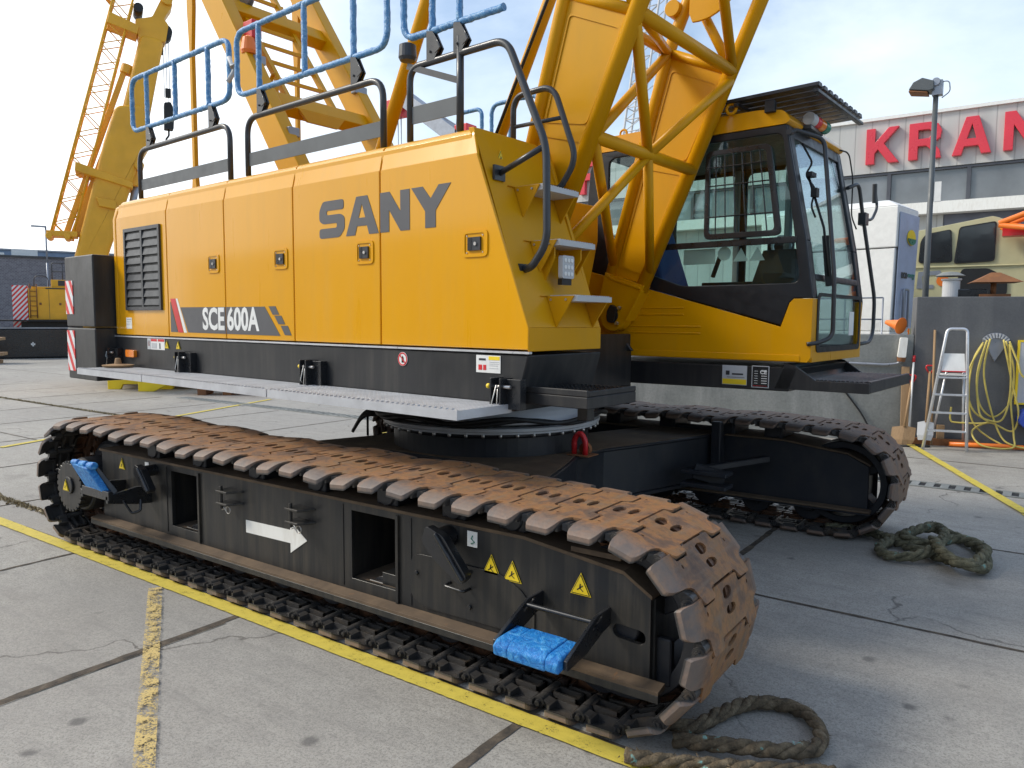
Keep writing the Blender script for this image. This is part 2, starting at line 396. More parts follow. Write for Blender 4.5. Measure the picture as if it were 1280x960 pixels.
    def text(s, body, M4, size, ext=.002, offset=0, sx=1, width=None):
        cu = bpy.data.curves.new('t', 'FONT'); cu.body = body; cu.size = size; cu.extrude = ext; cu.offset = offset; cu.align_x = 'CENTER'; cu.align_y = 'CENTER'; cu.resolution_u = 3
        o = bpy.data.objects.new('t', cu); COL.objects.link(o); dg = bpy.context.evaluated_depsgraph_get(); me = o.evaluated_get(dg).to_mesh()
        xx = [v.co.x for v in me.vertices]
        if width: sx = width / (max(xx) - min(xx))
        xc_ = (max(xx) + min(xx)) / 2
        nv = [s.bm.verts.new(M4 @ Vector(((v.co.x - xc_) * sx, v.co.y, v.co.z))) for v in me.vertices]
        for p in me.polygons: s._face([nv[i] for i in p.vertices])
        o.evaluated_get(dg).to_mesh_clear(); bpy.data.objects.remove(o); bpy.data.curves.remove(cu); return s
    def build(s, name, mats, parent=None, bevel=0, seg=2, rotz=0, loc=None, smooth=None):
        bmesh.ops.recalc_face_normals(s.bm, faces=s.bm.faces)
        me = bpy.data.meshes.new(name); s.bm.to_mesh(me); s.bm.free()
        for k in (mats if isinstance(mats, (list, tuple)) else [mats]): me.materials.append(M[k] if isinstance(k, str) else k)
        o = bpy.data.objects.new(name, me); COL.objects.link(o)
        if parent: o.parent = parent
        if rotz: o.rotation_euler.z = rotz
        if loc: o.location = loc
        if bevel:
            b = o.modifiers.new('bevel', 'BEVEL'); b.width = bevel; b.segments = seg; b.limit_method = 'ANGLE'; b.angle_limit = math.radians(40); b.harden_normals = False
            if seg > 1 or smooth:
                w = o.modifiers.new('wn', 'WEIGHTED_NORMAL'); w.keep_sharp = True
                for p in me.polygons: p.use_smooth = True
        return o
def smooth_angle(o, ang=40):
    me = o.data
    for p in me.polygons: p.use_smooth = True
    bm = bmesh.new(); bm.from_mesh(me)
    for e in bm.edges:
        if len(e.link_faces) == 2 and e.calc_face_angle(0) > math.radians(ang): e.smooth = False
    bm.to_mesh(me); bm.free(); return o
def fillet(pts, r, n=6):
    pts = [Vector(p) for p in pts]; out = [pts[0]]
    for i in range(1, len(pts) - 1):
        a, b, c = pts[i - 1], pts[i], pts[i + 1]
        d1 = (a - b); d2 = (c - b); rr = min(r, d1.length * .48, d2.length * .48)
        p = b + d1.normalized() * rr; q = b + d2.normalized() * rr
        for k in range(n + 1):
            t = k / n; out.append(p * (1 - t) ** 2 + b * 2 * t * (1 - t) + q * t * t)
    out.append(pts[-1]); return out
def fillet2(pts, r, n=4):
    P = [Vector((p[0], p[1], 0)) for p in pts]; out = []
    m = len(P)
    for i in range(m):
        a, b, c = P[i - 1], P[i], P[(i + 1) % m]
        d1 = a - b; d2 = c - b; rr = min(r, d1.length * .45, d2.length * .45)
        p = b + d1.normalized() * rr; q = b + d2.normalized() * rr
        for k in range(n + 1):
            t = k / n; v = p * (1 - t) ** 2 + b * 2 * t * (1 - t) + q * t * t; out.append((v.x, v.y))
    return out
def circ(cx, cy, r, n=24, a0=0, a1=2 * PI):
    return [(cx + r * math.cos(a0 + (a1 - a0) * i / n), cy + r * math.sin(a0 + (a1 - a0) * i / n)) for i in range(n if abs(a1 - a0 - 2 * PI) < 1e-6 else n + 1)]
def thing(name, label, cat, loc=(0, 0, 0), rz=0, group=None):
    o = bpy.data.objects.new(name, None); COL.objects.link(o); o.location = loc; o.rotation_euler.z = rz
    o['label'] = label; o['category'] = cat
    if group: o['group'] = group
    return o
def tag(o, label, cat, group=None):
    o['label'] = label; o['category'] = cat
    if group: o['group'] = group
    return o
def struct(o, kind='structure'): o['kind'] = kind; return o
def lab(o, t): o['label'] = t; return o
def dup(o, parent, **kw):
    c = o.copy(); COL.objects.link(c); c.parent = parent
    return c

# ------------------------------------------------------------------ ground
g = G(); g.box(-400, 300, -60, 500, -.3, 0); struct(g.build('ground', 'ground'))
random.seed(3)
g = G()
def strip(x0, y0, x1, y1, w, z=.003, jag=.004, n=40):
    a = Vector((x0, y0, 0)); b = Vector((x1, y1, 0)); d = b - a; nrm = Vector((-d.y, d.x, 0)).normalized()
    pl = []
    for i in range(n + 1):
        p = a + d * i / n
        wa = w / 2 + random.uniform(-jag, jag); wb = w / 2 + random.uniform(-jag, jag)
        pl.append((g.bm.verts.new(p + nrm * wa + Vector((0, 0, z))), g.bm.verts.new(p - nrm * wb + Vector((0, 0, z)))))
    for i in range(n): g._face([pl[i][0], pl[i][1], pl[i + 1][1], pl[i + 1][0]])
for k in range(-14, 5):
    x = -3.69 + k * 1.955
    strip(x, -6, x + .02, 8.78, .028 if k not in (1, 0) else .045, .003, .006, 220)
for k, y in enumerate((-1.4, .6, 2.6, 4.61, 6.61)):
    strip(-40, y, 8, y, .022, .0035, .005, 300)
strip(-3.665, -6, -3.645, 2.4, .012, .0045, .003, 80)
strip(-40, 10.4, 8, 10.6, .02, .003, .005, 200)
struct(g.build('slab_joints', 'joint'))
# mossy joint further back
g = G()
for (a, b, n) in (((-24, 6.64), (-8.6, 6.64), 5200), ((-12, 2.89), (-6.8, 2.90), 2200)):
    for i in range(n):
        t = random.random(); x = a[0] + (b[0] - a[0]) * t; y = a[1] + (b[1] - a[1]) * t + random.gauss(0, .02)
        s_ = random.uniform(.008, .022); h = random.uniform(.008, .03); an = random.uniform(0, PI)
        dx, dy = math.cos(an) * s_, math.sin(an) * s_
        tx, ty = random.uniform(-.02, .02), random.uniform(-.02, .02)
        v = [g.bm.verts.new((x - dx, y - dy, .002)), g.bm.verts.new((x + dx, y + dy, .002)), g.bm.verts.new((x + tx, y + ty, h))]; g._face(v)
struct(g.build('weeds', 'weed'), 'stuff')
# drainage channel with slotted cover
g = G()
def chan(x0, x1, y0, y1, w):
    L_ = x1 - x0; n = int(abs(L_) / .135)
    for i in range(n):
        xa = x0 + L_ * i / n; ya = y0 + (y1 - y0) * i / n
        g.m(0).box(xa, xa + .075, ya - w / 2, ya + w / 2, -.02, .012)
    g.m(1).hexa([(x0, y0 - w / 2, -.06), (x1, y1 - w / 2, -.06), (x1, y1 + w / 2, -.06), (x0, y0 + w / 2, -.06), (x0, y0 - w / 2, .004), (x1, y1 - w / 2, .004), (x1, y1 + w / 2, .004), (x0, y0 + w / 2, .004)])
    g.m(0).box(x0, x1, min(y0, y1) - w / 2 - .035, min(y0, y1) - w / 2 - .005, -.02, .012); g.box(x0, x1, max(y0, y1) + w / 2 + .005, max(y0, y1) + w / 2 + .035, -.02, .012)
chan(-1.6, 6, 8.86, 8.86, .2); chan(-15, -1.62, 9.0, 9.0, .2)
struct(g.build('drain_channel', ['low_wall', 'rubber']))
# painted lines
g = G(); random.seed(5)
strip(-9.4, 2.56, -.95, 2.535, .10, .008, .002, 300)
struct(g.build('yellow_line', 'line'))
g = G()
strip(-11.0, 4.05, -13.2, 9.9, .1, .008, .004, 60)
strip(-7.7, 7.3, -8.9, 10.5, .1, .008, .004, 40)
strip(-1.42, 11.6, -.03, 8.02, .1, .016, .003, 40); strip(-.03, 8.02, .9, 5.6, .1, .008, .003, 40)
struct(g.build('yellow_bay_line', 'line'))
g = G()
strip(-4.47, 2.46, -2.55, 1.33, .08, .012, .0015, 60)
struct(g.build('worn_yellow_line', 'line_worn'))

# ------------------------------------------------------------------ crawler crane
OX, OY = -3.541, 4.74
BD = math.radians(-4.094)
crane = thing('crawler_crane', 'large yellow and black crawler crane with lattice boom and rusty tracks in the foreground', 'crawler crane', (OX, OY, 0))
def w(x, y, z): return (x - OX, y - OY, z)

# one track shoe: local x along the chain, y across (0..0.78), z outward
PITCH = .2045
def make_shoe():
    g = G(); p = PITCH
    def fr(y):   # front edge of the pad at lateral y
        if y < .13 or y > .65: return p / 2 - .028
        if .13 <= y < .25 or .53 <= y <= .65: return p / 2 + .03
        return p / 2 - .012
    ys = [0, .13, .25, .53, .65, .78]
    front = [(p / 2 - .092, 0), (p / 2 - .082, .02), (p / 2 - .062, .045), (p / 2 - .045, .08), (p / 2 - .038, .13), (p / 2 + .03, .138), (p / 2 + .03, .245), (p / 2 - .012, .255), (p / 2 - .012, .525), (p / 2 + .03, .535), (p / 2 + .03, .642), (p / 2 - .038, .65), (p / 2 - .045, .70), (p / 2 - .062, .735), (p / 2 - .082, .76), (p / 2 - .092, .78)]
    sh = lambda q: (q[0] - p + .008, q[1])
    back = [(-p / 2 + .012, 0), (-p / 2 + .002, .03), (-p / 2 + .002, .12)] + [(-p / 2 + .004, .14), (-p / 2 + .044, .141), (-p / 2 + .044, .256), (-p / 2 + .002, .262), (-p / 2 + .002, .518), (-p / 2 + .044, .524), (-p / 2 + .044, .639), (-p / 2 + .004, .64)] + [(-p / 2 + .002, .66), (-p / 2 + .002, .75), (-p / 2 + .012, .78)]
    # main pad between y=.05 and .73 flat, tips bent inward
    poly = front + back[::-1]
    h1 = [(x, y) for x, y in circ(0, 0, 1, 10)]
    ov = lambda cx, cy, rx, ry: [(cx + rx * a, cy + ry * b) for a, b in h1]
    holes = [ov(-.052, .385, .026, .05), ov(.016, .392, .020, .054), ov(-.03, .16, .009, .007), ov(-.03, .62, .009, .007)]
    inner = [q for q in poly if .04 < q[1] < .74]
    core = [q for q in front if .12 < q[1] < .66] + [q for q in back[::-1] if .125 < q[1] < .655]
    core = fillet2([(p / 2 - .040, .13)] + [q for q in front if .135 < q[1] < .645] + [(p / 2 - .040, .65), (-p / 2 + .004, .65)] + [q for q in back[::-1] if .135 < q[1] < .645] + [(-p / 2 + .004, .13)], .013, 2)
    g.prism(core, 'z', -.018, 0, holes)
    for sy in (0, 1):
        Y = lambda y: .78 - y if sy else y
        secs = [(.131, 0, .004, .041), (.115, 0, .004, .052), (.09, -.001, .004, .060), (.055, -.006, .004, .064), (.025, -.016, .004, .070), (.008, -.026, .007, .080), (0, -.033, .014, .092)]
        for (ya, za, xa, xb), (yb2, zb2, xc, xd) in zip(secs, secs[1:]):
            xa, xc = -p / 2 + xa, -p / 2 + xc; xb, xd = p / 2 - xb, p / 2 - xd
            g.hexa([(xa, Y(ya), -.018 + za * .8 - (.131 - ya) * .12), (xb, Y(ya), -.018 + za * .8 - (.131 - ya) * .12), (xd, Y(yb2), -.018 + zb2 * .8 - (.131 - yb2) * .12), (xc, Y(yb2), -.018 + zb2 * .8 - (.131 - yb2) * .12), (xa, Y(ya), za), (xb, Y(ya), za), (xd, Y(yb2), zb2), (xc, Y(yb2), zb2)])
    # backing under the holes
    # inner face: cups
    t = .012
    XX = {.05: (-p / 2 + .012, p / 2 - .066), .158: (-p / 2 + .05, p / 2 - .02), .246: (-p / 2 + .02, p / 2 - .05)}
    for (y0, y1, dp) in ((.05, .128, .052), (.158, .228, .056), (.246, .335, .056), (.445, .534, .056), (.552, .622, .056), (.652, .73, .052)):
        X0, X1 = XX.get(y0, {.445: XX[.246], .552: XX[.158], .652: XX[.05]}.get(y0))
        g.box(X0, X0 + t, y0, y1, -dp, -.013); g.box(X1 - t, X1, y0, y1, -dp, -.013)
        if y0 == .05:
            g.hexa([(X0, y1 - t, -dp), (X1, y1 - t, -dp), (X1, y1, -dp), (X0, y1, -dp), (X0, y1 - t, -.013), (X1, y1 - t, -.013), (X1, y1, -.013), (X0, y1, -.013)])
        else:
            g.box(X0, X1, y0, y0 + t, -dp, -.013); g.box(X0, X1, y1 - t, y1, -dp, -.013)
    # roller path and drive lugs
    g.box(-p / 2 + .008, p / 2 - .01, .344, .376, -.075, -.013); g.box(-p / 2 + .008, p / 2 - .01, .404, .436, -.075, -.013)
    g.hexa([(-.04, .378, -.105), (.03, .378, -.105), (.03, .402, -.105), (-.04, .402, -.105), (-.04, .377, -.05), (.03, .377, -.05), (.03, .403, -.05), (-.04, .403, -.05)])
    for ya, yb in ((.075, .128), (.652, .705)): g.hexa([(p / 2 - .060, ya, -.046), (p / 2 - .01, ya + .006, -.056), (p / 2 - .01, yb, -.056), (p / 2 - .060, yb, -.046), (p / 2 - .060, ya, -.018), (p / 2 - .034, ya + .012, -.014), (p / 2 - .034, yb, -.014), (p / 2 - .060, yb, -.018)]); g.cyl((p / 2 - .008, ya, -.038), (p / 2 - .008, yb, -.038), .026, 12); g.cyl((p / 2 - .008, ya - .018, -.038), (p / 2 - .008, ya + .07, -.038), .013, 8)
    # link pins and knuckles
    for y0, y1 in ((.135, .245), (.535, .645)):
        g.cyl((p / 2 - .002, y0, -.036), (p / 2 - .002, y1, -.036), .027, 12)
    for y0, y1 in ((.08, .13), (.262, .30), (.48, .518), (.655, .70)):
        g.cyl((-p / 2 - .002, y0, -.036), (-p / 2 - .002, y1, -.036), .025, 12)
    g.cyl((p / 2 - .002, .07, -.036), (p / 2 - .002, .71, -.036), .013, 8)
    bmesh.ops.recalc_face_normals(g.bm, faces=g.bm.faces)
    o = g.build('track_shoe', 'shoe', None, bevel=.0045, seg=2)
    return o
def chain_path(fx, rear=(-5.9, .47), rr=.47, fz=.435, fr_=.435, sag=True):
    P = []
    for i in range(61):   # top run going forward
        t = i / 60; x = rear[0] + (fx - .78 - rear[0]) * t
        z = .94 + (-.045) * min(1, t / .45) + .012 * math.sin(x * 9)
        P.append((x, z))
    for i in range(1, 16):
        t = i / 15; x0, z0 = P[60]
        P.append((x0 + (fx + .1 - x0) * t, z0 + (fz + fr_ - .012 - z0) * t ** 1.25))
    for i in range(1, 31):
        a = PI / 2 - .24 - (PI - .24) * i / 30
        P.append((fx + fr_ * math.cos(a), fz + fr_ * math.sin(a)))
    for i in range(1, 60): P.append((fx + (rear[0] - fx) * i / 60, 0))
    for i in range(0, 31):
        a = -PI / 2 - PI * i / 30
        P.append((rear[0] + rr * math.cos(a), rear[1] + rr * math.sin(a)))
    return P
def place_shoes(P, y0, parent, proto, phase=0):
    n = len(P); cum = [0]
    for i in range(n):
        a, b = P[i], P[(i + 1) % n]; cum.append(cum[-1] + math.hypot(b[0] - a[0], b[1] - a[1]))
    Lt = cum[-1]; cnt = round(Lt / PITCH); out = []
    def at(s):
        s %= Lt
        lo = 0
        for i in range(n):
            if cum[i + 1] >= s: lo = i; break
        a, b = P[lo], P[(lo + 1) % n]; t = (s - cum[lo]) / max(1e-9, cum[lo + 1] - cum[lo])
        return Vector((a[0] + (b[0] - a[0]) * t, 0, a[1] + (b[1] - a[1]) * t))
    st = Lt / cnt
    for k in range(cnt):
        a = at(phase + k * st); b = at(phase + (k + 1) * st); d = (b - a).normalized(); c = (a + b) / 2
        zz = Vector((-d.z, 0, d.x)); yy = Vector((0, 1, 0))
        mt = Matrix((( d.x, yy.x, zz.x, c.x - OX), (d.y, yy.y, zz.y, y0 - OY), (d.z, yy.z, zz.z, c.z), (0, 0, 0, 1)))
        out.append((mt, c))
    return out
shoe = make_shoe()
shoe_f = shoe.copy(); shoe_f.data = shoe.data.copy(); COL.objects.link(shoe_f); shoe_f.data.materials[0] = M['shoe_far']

def warning(parent, M4, size, name='warning_label'):
    g = G()
    def T(r, z, k):
        pts = [(0, r), (-r * .8, -r * .55), (r * .8, -r * .55)]
        g.m(k); vs = [g.bm.verts.new(M4 @ Vector((a, b, zz))) for zz in (z - .002, z) for a, b in pts]
        g._face(vs[:3][::-1]); g._face(vs[3:])
        for i in range(3): j = (i + 1) % 3; g._face([vs[i], vs[j], vs[3 + j], vs[3 + i]])
    T(size, .003, 1); T(size * .90, .0045, 0); T(size * .80, .006, 1)
    # black ring line then a small pictogram
    g.m(0)
    for k in range(3): pass
    def seg(a, b, wd, z=.0072, k=0):
        a = Vector((*a, z)); b = Vector((*b, z)); g.m(k); d = (b - a).normalized(); n_ = Vector((-d.y, d.x, 0)) * wd / 2
        v = [g.bm.verts.new(M4 @ q) for q in (a - n_, b - n_, b + n_, a + n_)]; g._face(v)
    s = size
    seg((-s * .25, -s * .2), (s * .2, s * .15), s * .07); seg((-s * .05, -s * .05), (s * .22, -s * .25), s * .06); seg((0, s * .25), (-.05 * s, -s * .05), s * .09)
    return g.build(name, ['gloss_black', 'label_yellow'], parent)
def fm(o, side='-y', rz=0):
    """4x4 whose x/y are the label plane and z its outward normal"""
    if side == '-y': m = Matrix(((1, 0, 0, 0), (0, 0, -1, 0), (0, 1, 0, 0), (0, 0, 0, 1)))
    elif side == '+x': m = Matrix(((0, 0, 1, 0), (1, 0, 0, 0), (0, 1, 0, 0), (0, 0, 0, 1)))
    elif side == '-x': m = Matrix(((0, 0, -1, 0), (-1, 0, 0, 0), (0, 1, 0, 0), (0, 0, 0, 1)))
    return Matrix.Translation(o) @ Matrix.Rotation(rz, 4, {'-y': 'Y', '+x': 'X', '-x': 'X'}[side]) @ m

def ringpts(c, r, axis='y', n=20, a0=0, a1=2 * PI):
    o = []
    for i in range(n + 1):
        a = a0 + (a1 - a0) * i / n
        if axis == 'y': o.append((c[0] + r * math.cos(a), c[1], c[2] + r * math.sin(a)))
        elif axis == 'x': o.append((c[0], c[1] + r * math.cos(a), c[2] + r * math.sin(a)))
        else: o.append((c[0] + r * math.cos(a), c[1] + r * math.sin(a), c[2]))
    return o

def make_track(near):
    """near: y 2.57..3.35; far: y 6.15..6.93 (frame face towards the viewer at yf)"""
    yo = 2.57 if near else 6.15
    fx = -1.395 if near else -1.25
    dx = 0 if near else .15
    fz0 = 0 if near else .062
    yc = yo + .39
    yf = 2.745 if near else 6.33; yb = yc + (yc - yf)
    g = G()
    ex_ = -.04 if near else 0
    prof = [(-5.66, .18 + fz0 * .5), (-1.2 + dx + ex_, .21 + fz0 * .3), (-1.2 + dx + ex_, .575), (-1.36 + dx, .655), (-1.86 + dx, .715), (-5.66, .715)]
    holes = []
    if near: holes = [[(-4.74, .30), (-4.42, .30), (-4.42, .675), (-4.74, .675)], [(-2.99, .30), (-2.655, .30), (-2.655, .675), (-2.99, .675)], [(-1.335 + (.045 if math.cos(a) > 0 else -.045) + .03 * math.cos(a), .405 - (.045 if math.cos(a) > 0 else -.045) * .08 + .03 * math.sin(a)) for a in [2 * PI * (i + .5) / 16 for i in range(16)]]]
    q = lambda pts: [(a - OX, b) for a, b in pts]
    g.m(0).prism(q(prof), 'y', yf - OY, yf + .025 - OY, [q(h) for h in holes])
    g.prism(q(prof), 'y', yb - .025 - OY, yb - OY)
    # top plate follows the profile
    top = [(-5.68, .715), (-1.86 + dx, .715), (-1.36 + dx, .655), (-1.19 + dx + ex_, .575)]
    for a, b in zip(top, top[1:]):
        g.m(1).hexa([w(a[0], yf - .012, a[1] + .001), w(b[0], yf - .012, b[1] + .001), w(b[0], yb + .01, b[1] + .001), w(a[0], yb + .01, a[1] + .001),
                     w(a[0], yf - .012, a[1] + .017), w(b[0], yf - .012, b[1] + .017), w(b[0], yb + .01, b[1] + .017), w(a[0], yb + .01, a[1] + .017)])
    # lower rail flange
    F_ = lambda xa, ya, z1, z2: None
    for k_, (ya, yb1, lo, hi) in enumerate(((yf - .07, yf - .002, .205, .22), (yf - .07, yf - .045, .172, .204))):
        if not near and k_ == 1: lo = .19
        e = .012 if k_ == 0 else 0
        g.m(1 - k_).hexa([w(-5.72, ya, lo), w(-1.17 + dx, ya, lo + .01), w(-1.17 + dx, yb1, lo + .01), w(-5.72, yb1, lo), w(-5.72, ya, hi), w(-1.17 + dx, ya, hi + .01), w(-1.17 + dx, yb1, hi + .01 + e), w(-5.72, yb1, hi + e)])
    g.box(-5.66 - OX, -5.63 - OX, yf + .026 - OY, yb - .026 - OY, .15, .7)
    g.box(-1.25 + dx - OX, -1.23 + dx - OX, yf + .026 - OY, yb - .026 - OY, .2, .57)
    if near:
        for (a, b) in ((-4.74, -4.42), (-2.99, -2.655)):
            g.m(1).box(a - .02 - OX, b + .02 - OX, yf + .03 - OY, yb - .03 - OY, .27, .295)     # floor of the opening
            g.m(0).box(a - .04 - OX, a - .02 - OX, yf + .027 - OY, yb - .03 - OY, .2, .7); g.box(b + .02 - OX, b + .04 - OX, yf + .027 - OY, yb - .03 - OY, .2, .7)
            # proud rims
            g.box(b - OX, b + .018 - OX, yf - .014 - OY, yf - .001 - OY, .24, .70)
        # weld seams and stiffener
        for xx in (-4.8, -3.06, -2.56): g.box(xx - OX, xx + .008 - OX, yf - .004 - OY, yf + .001 - OY, .25, .70)
        # bracket inside the opening
        g.bar(w(-2.72, yf + .06, .30), w(-2.66, yf + .2, .5), .05, .03); g.box(-2.80 - OX, -2.66 - OX, yf + .04 - OY, yf + .3 - OY, .296, .36)
        # access cover
        cov = [(-2.55, .30), (-2.55, .50), (-2.50, .53), (-2.0, .53), (-1.88, .48), (-1.80, .40), (-1.80, .27), (-2.45, .26)]
        g.m(0).prism(fillet2(q(cov), .03), 'y', yf - .008 - OY, yf + .001 - OY)
        g.m(1).box(-1.62 - OX, -1.38 - OX, yf + .0 - OY, yf + .3 - OY, .705, .728)
    fr = g.build('track_frame', ['frame', 'dusty'] if near else ['navy', 'dusty'], crane, bevel=.005, seg=1)
    lab(fr, 'near track frame with white arrow and warning triangles' if near else 'far track frame in shade beyond the slewing ring')
    # shoes
    P = chain_path(fx)
    res = place_shoes(P, yo, fr, None, .07 if near else .13)
    if near: sel = list(range(len(res))); rest = []
    else:
        order = sorted(range(len(res)), key=lambda i: -res[i][1].x + (0 if res[i][1].z > .2 else .2)); sel = order[:40]; rest = order[40:]
    first = True
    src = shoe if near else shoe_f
    for i in sel:
        o = src if first else src.copy()
        if not first: COL.objects.link(o)
        first = False
        o.parent = fr; o.matrix_local = res[i][0]
    if rest:
        bm = bmesh.new()
        for i in rest:
            t = bmesh.new(); t.from_mesh(shoe_f.data); t.transform(res[i][0]); me = bpy.data.meshes.new('x'); t.to_mesh(me); t.free(); bm.from_mesh(me); bpy.data.meshes.remove(me)
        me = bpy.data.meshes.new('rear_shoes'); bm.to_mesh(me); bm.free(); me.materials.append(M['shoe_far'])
        o = bpy.data.objects.new('track_shoes', me); COL.objects.link(o); o.parent = fr; o['kind'] = 'stuff'
    # lower rollers
    xs = [-5.42 + i * .435 for i in range(10)]
    for k, x in enumerate(xs):
        if near or x > -4.2:
            g = G(); g.lathe([(.05, -.02), (.055, 0), (.125, .004), (.125, .05), (.1, .055), (.1, .25), (.125, .255), (.125, .30), (.055, .304), (.05, .32)], w(x, yo + .24, .2), 'y', 28)
            g.box(x - .09 - OX, x + .05 - OX, yo + .215 - OY, yo + .235 - OY, .15 if near else .2, .3)
            o = g.build('track_roller', 'navy', fr, bevel=.003, seg=1)
    # carrier blocks on the frame top
    for x in (-5.0, -4.45, -3.85, -3.3, -2.75, -2.3, -1.95) if near else (-3.3, -2.75, -2.2, -1.8):
        g = G(); g.box(x - .075 - OX, x + .075 - OX, yo + .20 - OY, yo + .58 - OY, .732, .835); g.cyl(w(x, yo + .19, .79), w(x, yo + .60, .79), .06, 16)
        g.build('carrier_roller', 'navy', fr, bevel=.006, seg=1)
    # idler
    R = .33
    g = G()
    c = w(fx, 0, .42)
    def ring(r0, r1, ya, yb_):
        n = 40; pr = [(r0, ya), (r1, ya), (r1, yb_), (r0, yb_)]; rings = []
        for r, o_ in pr: rings.append([g.bm.verts.new((c[0] + r * math.cos(2 * PI * k / n), o_ - OY, c[2] + r * math.sin(2 * PI * k / n))) for k in range(n)])
        for i in range(4):
            A, B = rings[i], rings[(i + 1) % 4]
            for k in range(n): g._face([A[k], A[(k + 1) % n], B[(k + 1) % n], B[k]])
    ring(R - .055, R, yc - .16, yc - .03); ring(R - .055, R, yc + .03, yc + .16)
    for k in range(5):
        a = PI / 2 + 2 * PI * k / 5 + .2
        g.bar((c[0] + .06 * math.cos(a), yc - OY, c[2] + .06 * math.sin(a)), (c[0] + (R - .04) * math.cos(a), yc - OY, c[2] + (R - .04) * math.sin(a)), .07, .2, (0, 1, 0))
    g.cyl((c[0], yc - .19 - OY, c[2]), (c[0], yc + .19 - OY, c[2]), .09, 24)
    g.build('idler_wheel', 'navy', fr, bevel=.006, seg=1)
    # yoke linking frame and idler
    for a, b_ in ((yc - .165, yc - .125), (yc + .125, yc + .165)):
        g = G(); g.box(-1.6 + dx - OX, fx + .02 - OX, a - OY, b_ - OY, .30, .50); g.build('idler_yoke', 'navy', fr, bevel=.006, seg=1)
    if near: g = G(); g.box(-1.238 + dx - OX, -1.17 + dx - OX, yf + .05 - OY, yf + .09 - OY, .2, .40); g.build('end_stop', 'navy', fr, bevel=.006, seg=1)
    # sprocket with drive
    if near:
        g = G(); c = w(-5.84, 0, .45)
        g.lathe([(.28, yc - .08 - OY), (.31, yc - .06 - OY), (.31, yc + .1 - OY), (.28, yc + .12 - OY)], (c[0], 0, c[2]), 'y', 18)
        g.lathe([(.19, yo + .10 - OY), (.20, yo + .12 - OY), (.20, yc - OY)], (c[0], 0, c[2]), 'y', 36)
        sp = g.build('drive_sprocket', 'navy', fr, bevel=.005, seg=1)
        g = G()
        pts = []
        for k in range(24):
            a = 2 * PI * k / 24
            for da, r in ((-.095, .19), (.055, .19), (.062, .172), (.1, .172)): pts.append((c[0] + r * math.cos(a + da), c[2] + r * math.sin(a + da)))
        g.prism(pts, 'y', yo + .015 - OY, yo + .045 - OY)
        g.lathe([(.17, yo + .04 - OY), (.175, yo + .1 - OY)], (c[0], 0, c[2]), 'y', 30)
        g.prism(circ(c[0] + .01, c[2] + .01, .065, 20), 'y', yo + .0 - OY, yo + .015 - OY)
        hub = g.build('drive_hub', 'frame', sp, bevel=.003, seg=1)
        warning(fr, fm((c[0] - .01, yo - .002 - OY, c[2])), .055)
        g = G(); g.cyl(w(-5.66, yf + .2, .55), w(-5.9, yf + .2, .56), .08, 20); g.build('drive_casing', 'dusty', fr, bevel=.01)
    return fr
near_tf = make_track(True)
far_tf = make_track(False)

# fittings on the near track frame
YF = 2.745
for x, z, s in ((-5.37, .645, .052), (-2.045, .552, .064), (-1.925, .545, .064), (-1.565, .562, .064)):
    warning(near_tf, fm(w(x, YF - .002, z - .005)), s)
g = G()
ar = [(-3.92, .395), (-3.92, .472), (-3.50, .480), (-3.50, .535), (-3.355, .44), (-3.50, .345), (-3.50, .402)]
g.prism([(a - OX, b + .0) for a, b in ar], 'y', YF - .004 - OY, YF - .001 - OY); lab(g.build('arrow_sign', 'white_worn', near_tf), 'white arrow pointing forwards')
g = G(); g.box(-2.19 - OX, -2.13 - OX, YF - .004 - OY, YF - .001 - OY, .625, .70); g.m(1).tube([w(-2.155, YF - .006, .68), w(-2.165, YF - .006, .665), w(-2.145, YF - .006, .65), w(-2.165, YF - .006, .64)], .003, 6)
g.build('lifting_label', ['white', 'green'], near_tf)
g = G(); g.box(-5.06 - OX, -5.01 - OX, YF - .004 - OY, YF - .001 - OY, .61, .70); g.build('white_label', 'white', near_tf)
# tie-down lever handles
for (x, z, s) in ((-4.93, .66, .85), (-2.30, .655, 1.15)):
    g = G(); d = .062 * s
    g.cyl(w(x, YF, z), w(x, YF - .10, z), d * .75, 16)
    g.prism(fillet2([(x - d - OX, z - .01), (x - d * .6 - OX, z + d), (x + d * .9 - OX, z + d * .5), (x + d * 2.9 - OX, z - d * 1.9), (x + d * 2.3 - OX, z - d * 2.5), (x - OX, z - d * 1.1)], .02), 'y', YF - .13 - OY, YF - .085 - OY)
    g.tube([w(x + d * .3, YF - .135, z + d * .6), w(x + d * 2.6, YF - .135, z - d * 2.1)], .012, 8)
    g.build('locking_lever', 'gloss_black', near_tf, bevel=.006)
for x, z in ((-4.10, .635), (-3.44, .625)):
    g = G()
    for dz in (0, -.075): g.prism([(x - OX, YF - OY), (x + .16 - OX, YF - OY), (x + .11 - OX, YF - .09 - OY), (x - .0 - OX, YF - .09 - OY)], 'z', z + dz, z + dz + .014)
    g.cyl(w(x + .03, YF - .07, z - .1), w(x + .03, YF - .07, z + .04), .011, 8)
    lg = g.build('pin_bracket', 'frame', near_tf, bevel=.003)
    g = G(); g.tube(ringpts(w(x + .085, YF - .06, z - .105), .022, 'y', 14)[:-1], .003, 6, closed=True); g.tube([w(x + .03, YF - .065, z - .08), w(x + .07, YF - .06, z - .12)], .003, 6); g.tube([w(x + .03, YF - .065, z - .11), w(x + .07, YF - .06, z - .09)], .003, 6)
    g.build('retaining_pin', 'steel', lg)
g = G(); g.tube(fillet([w(-2.29, YF, .425), w(-2.29, YF - .06, .425), w(-2.17, YF - .06, .42), w(-2.17, YF, .42)], .02), .008, 8); g.build('pull_handle', 'gloss_black', near_tf)
g = G()
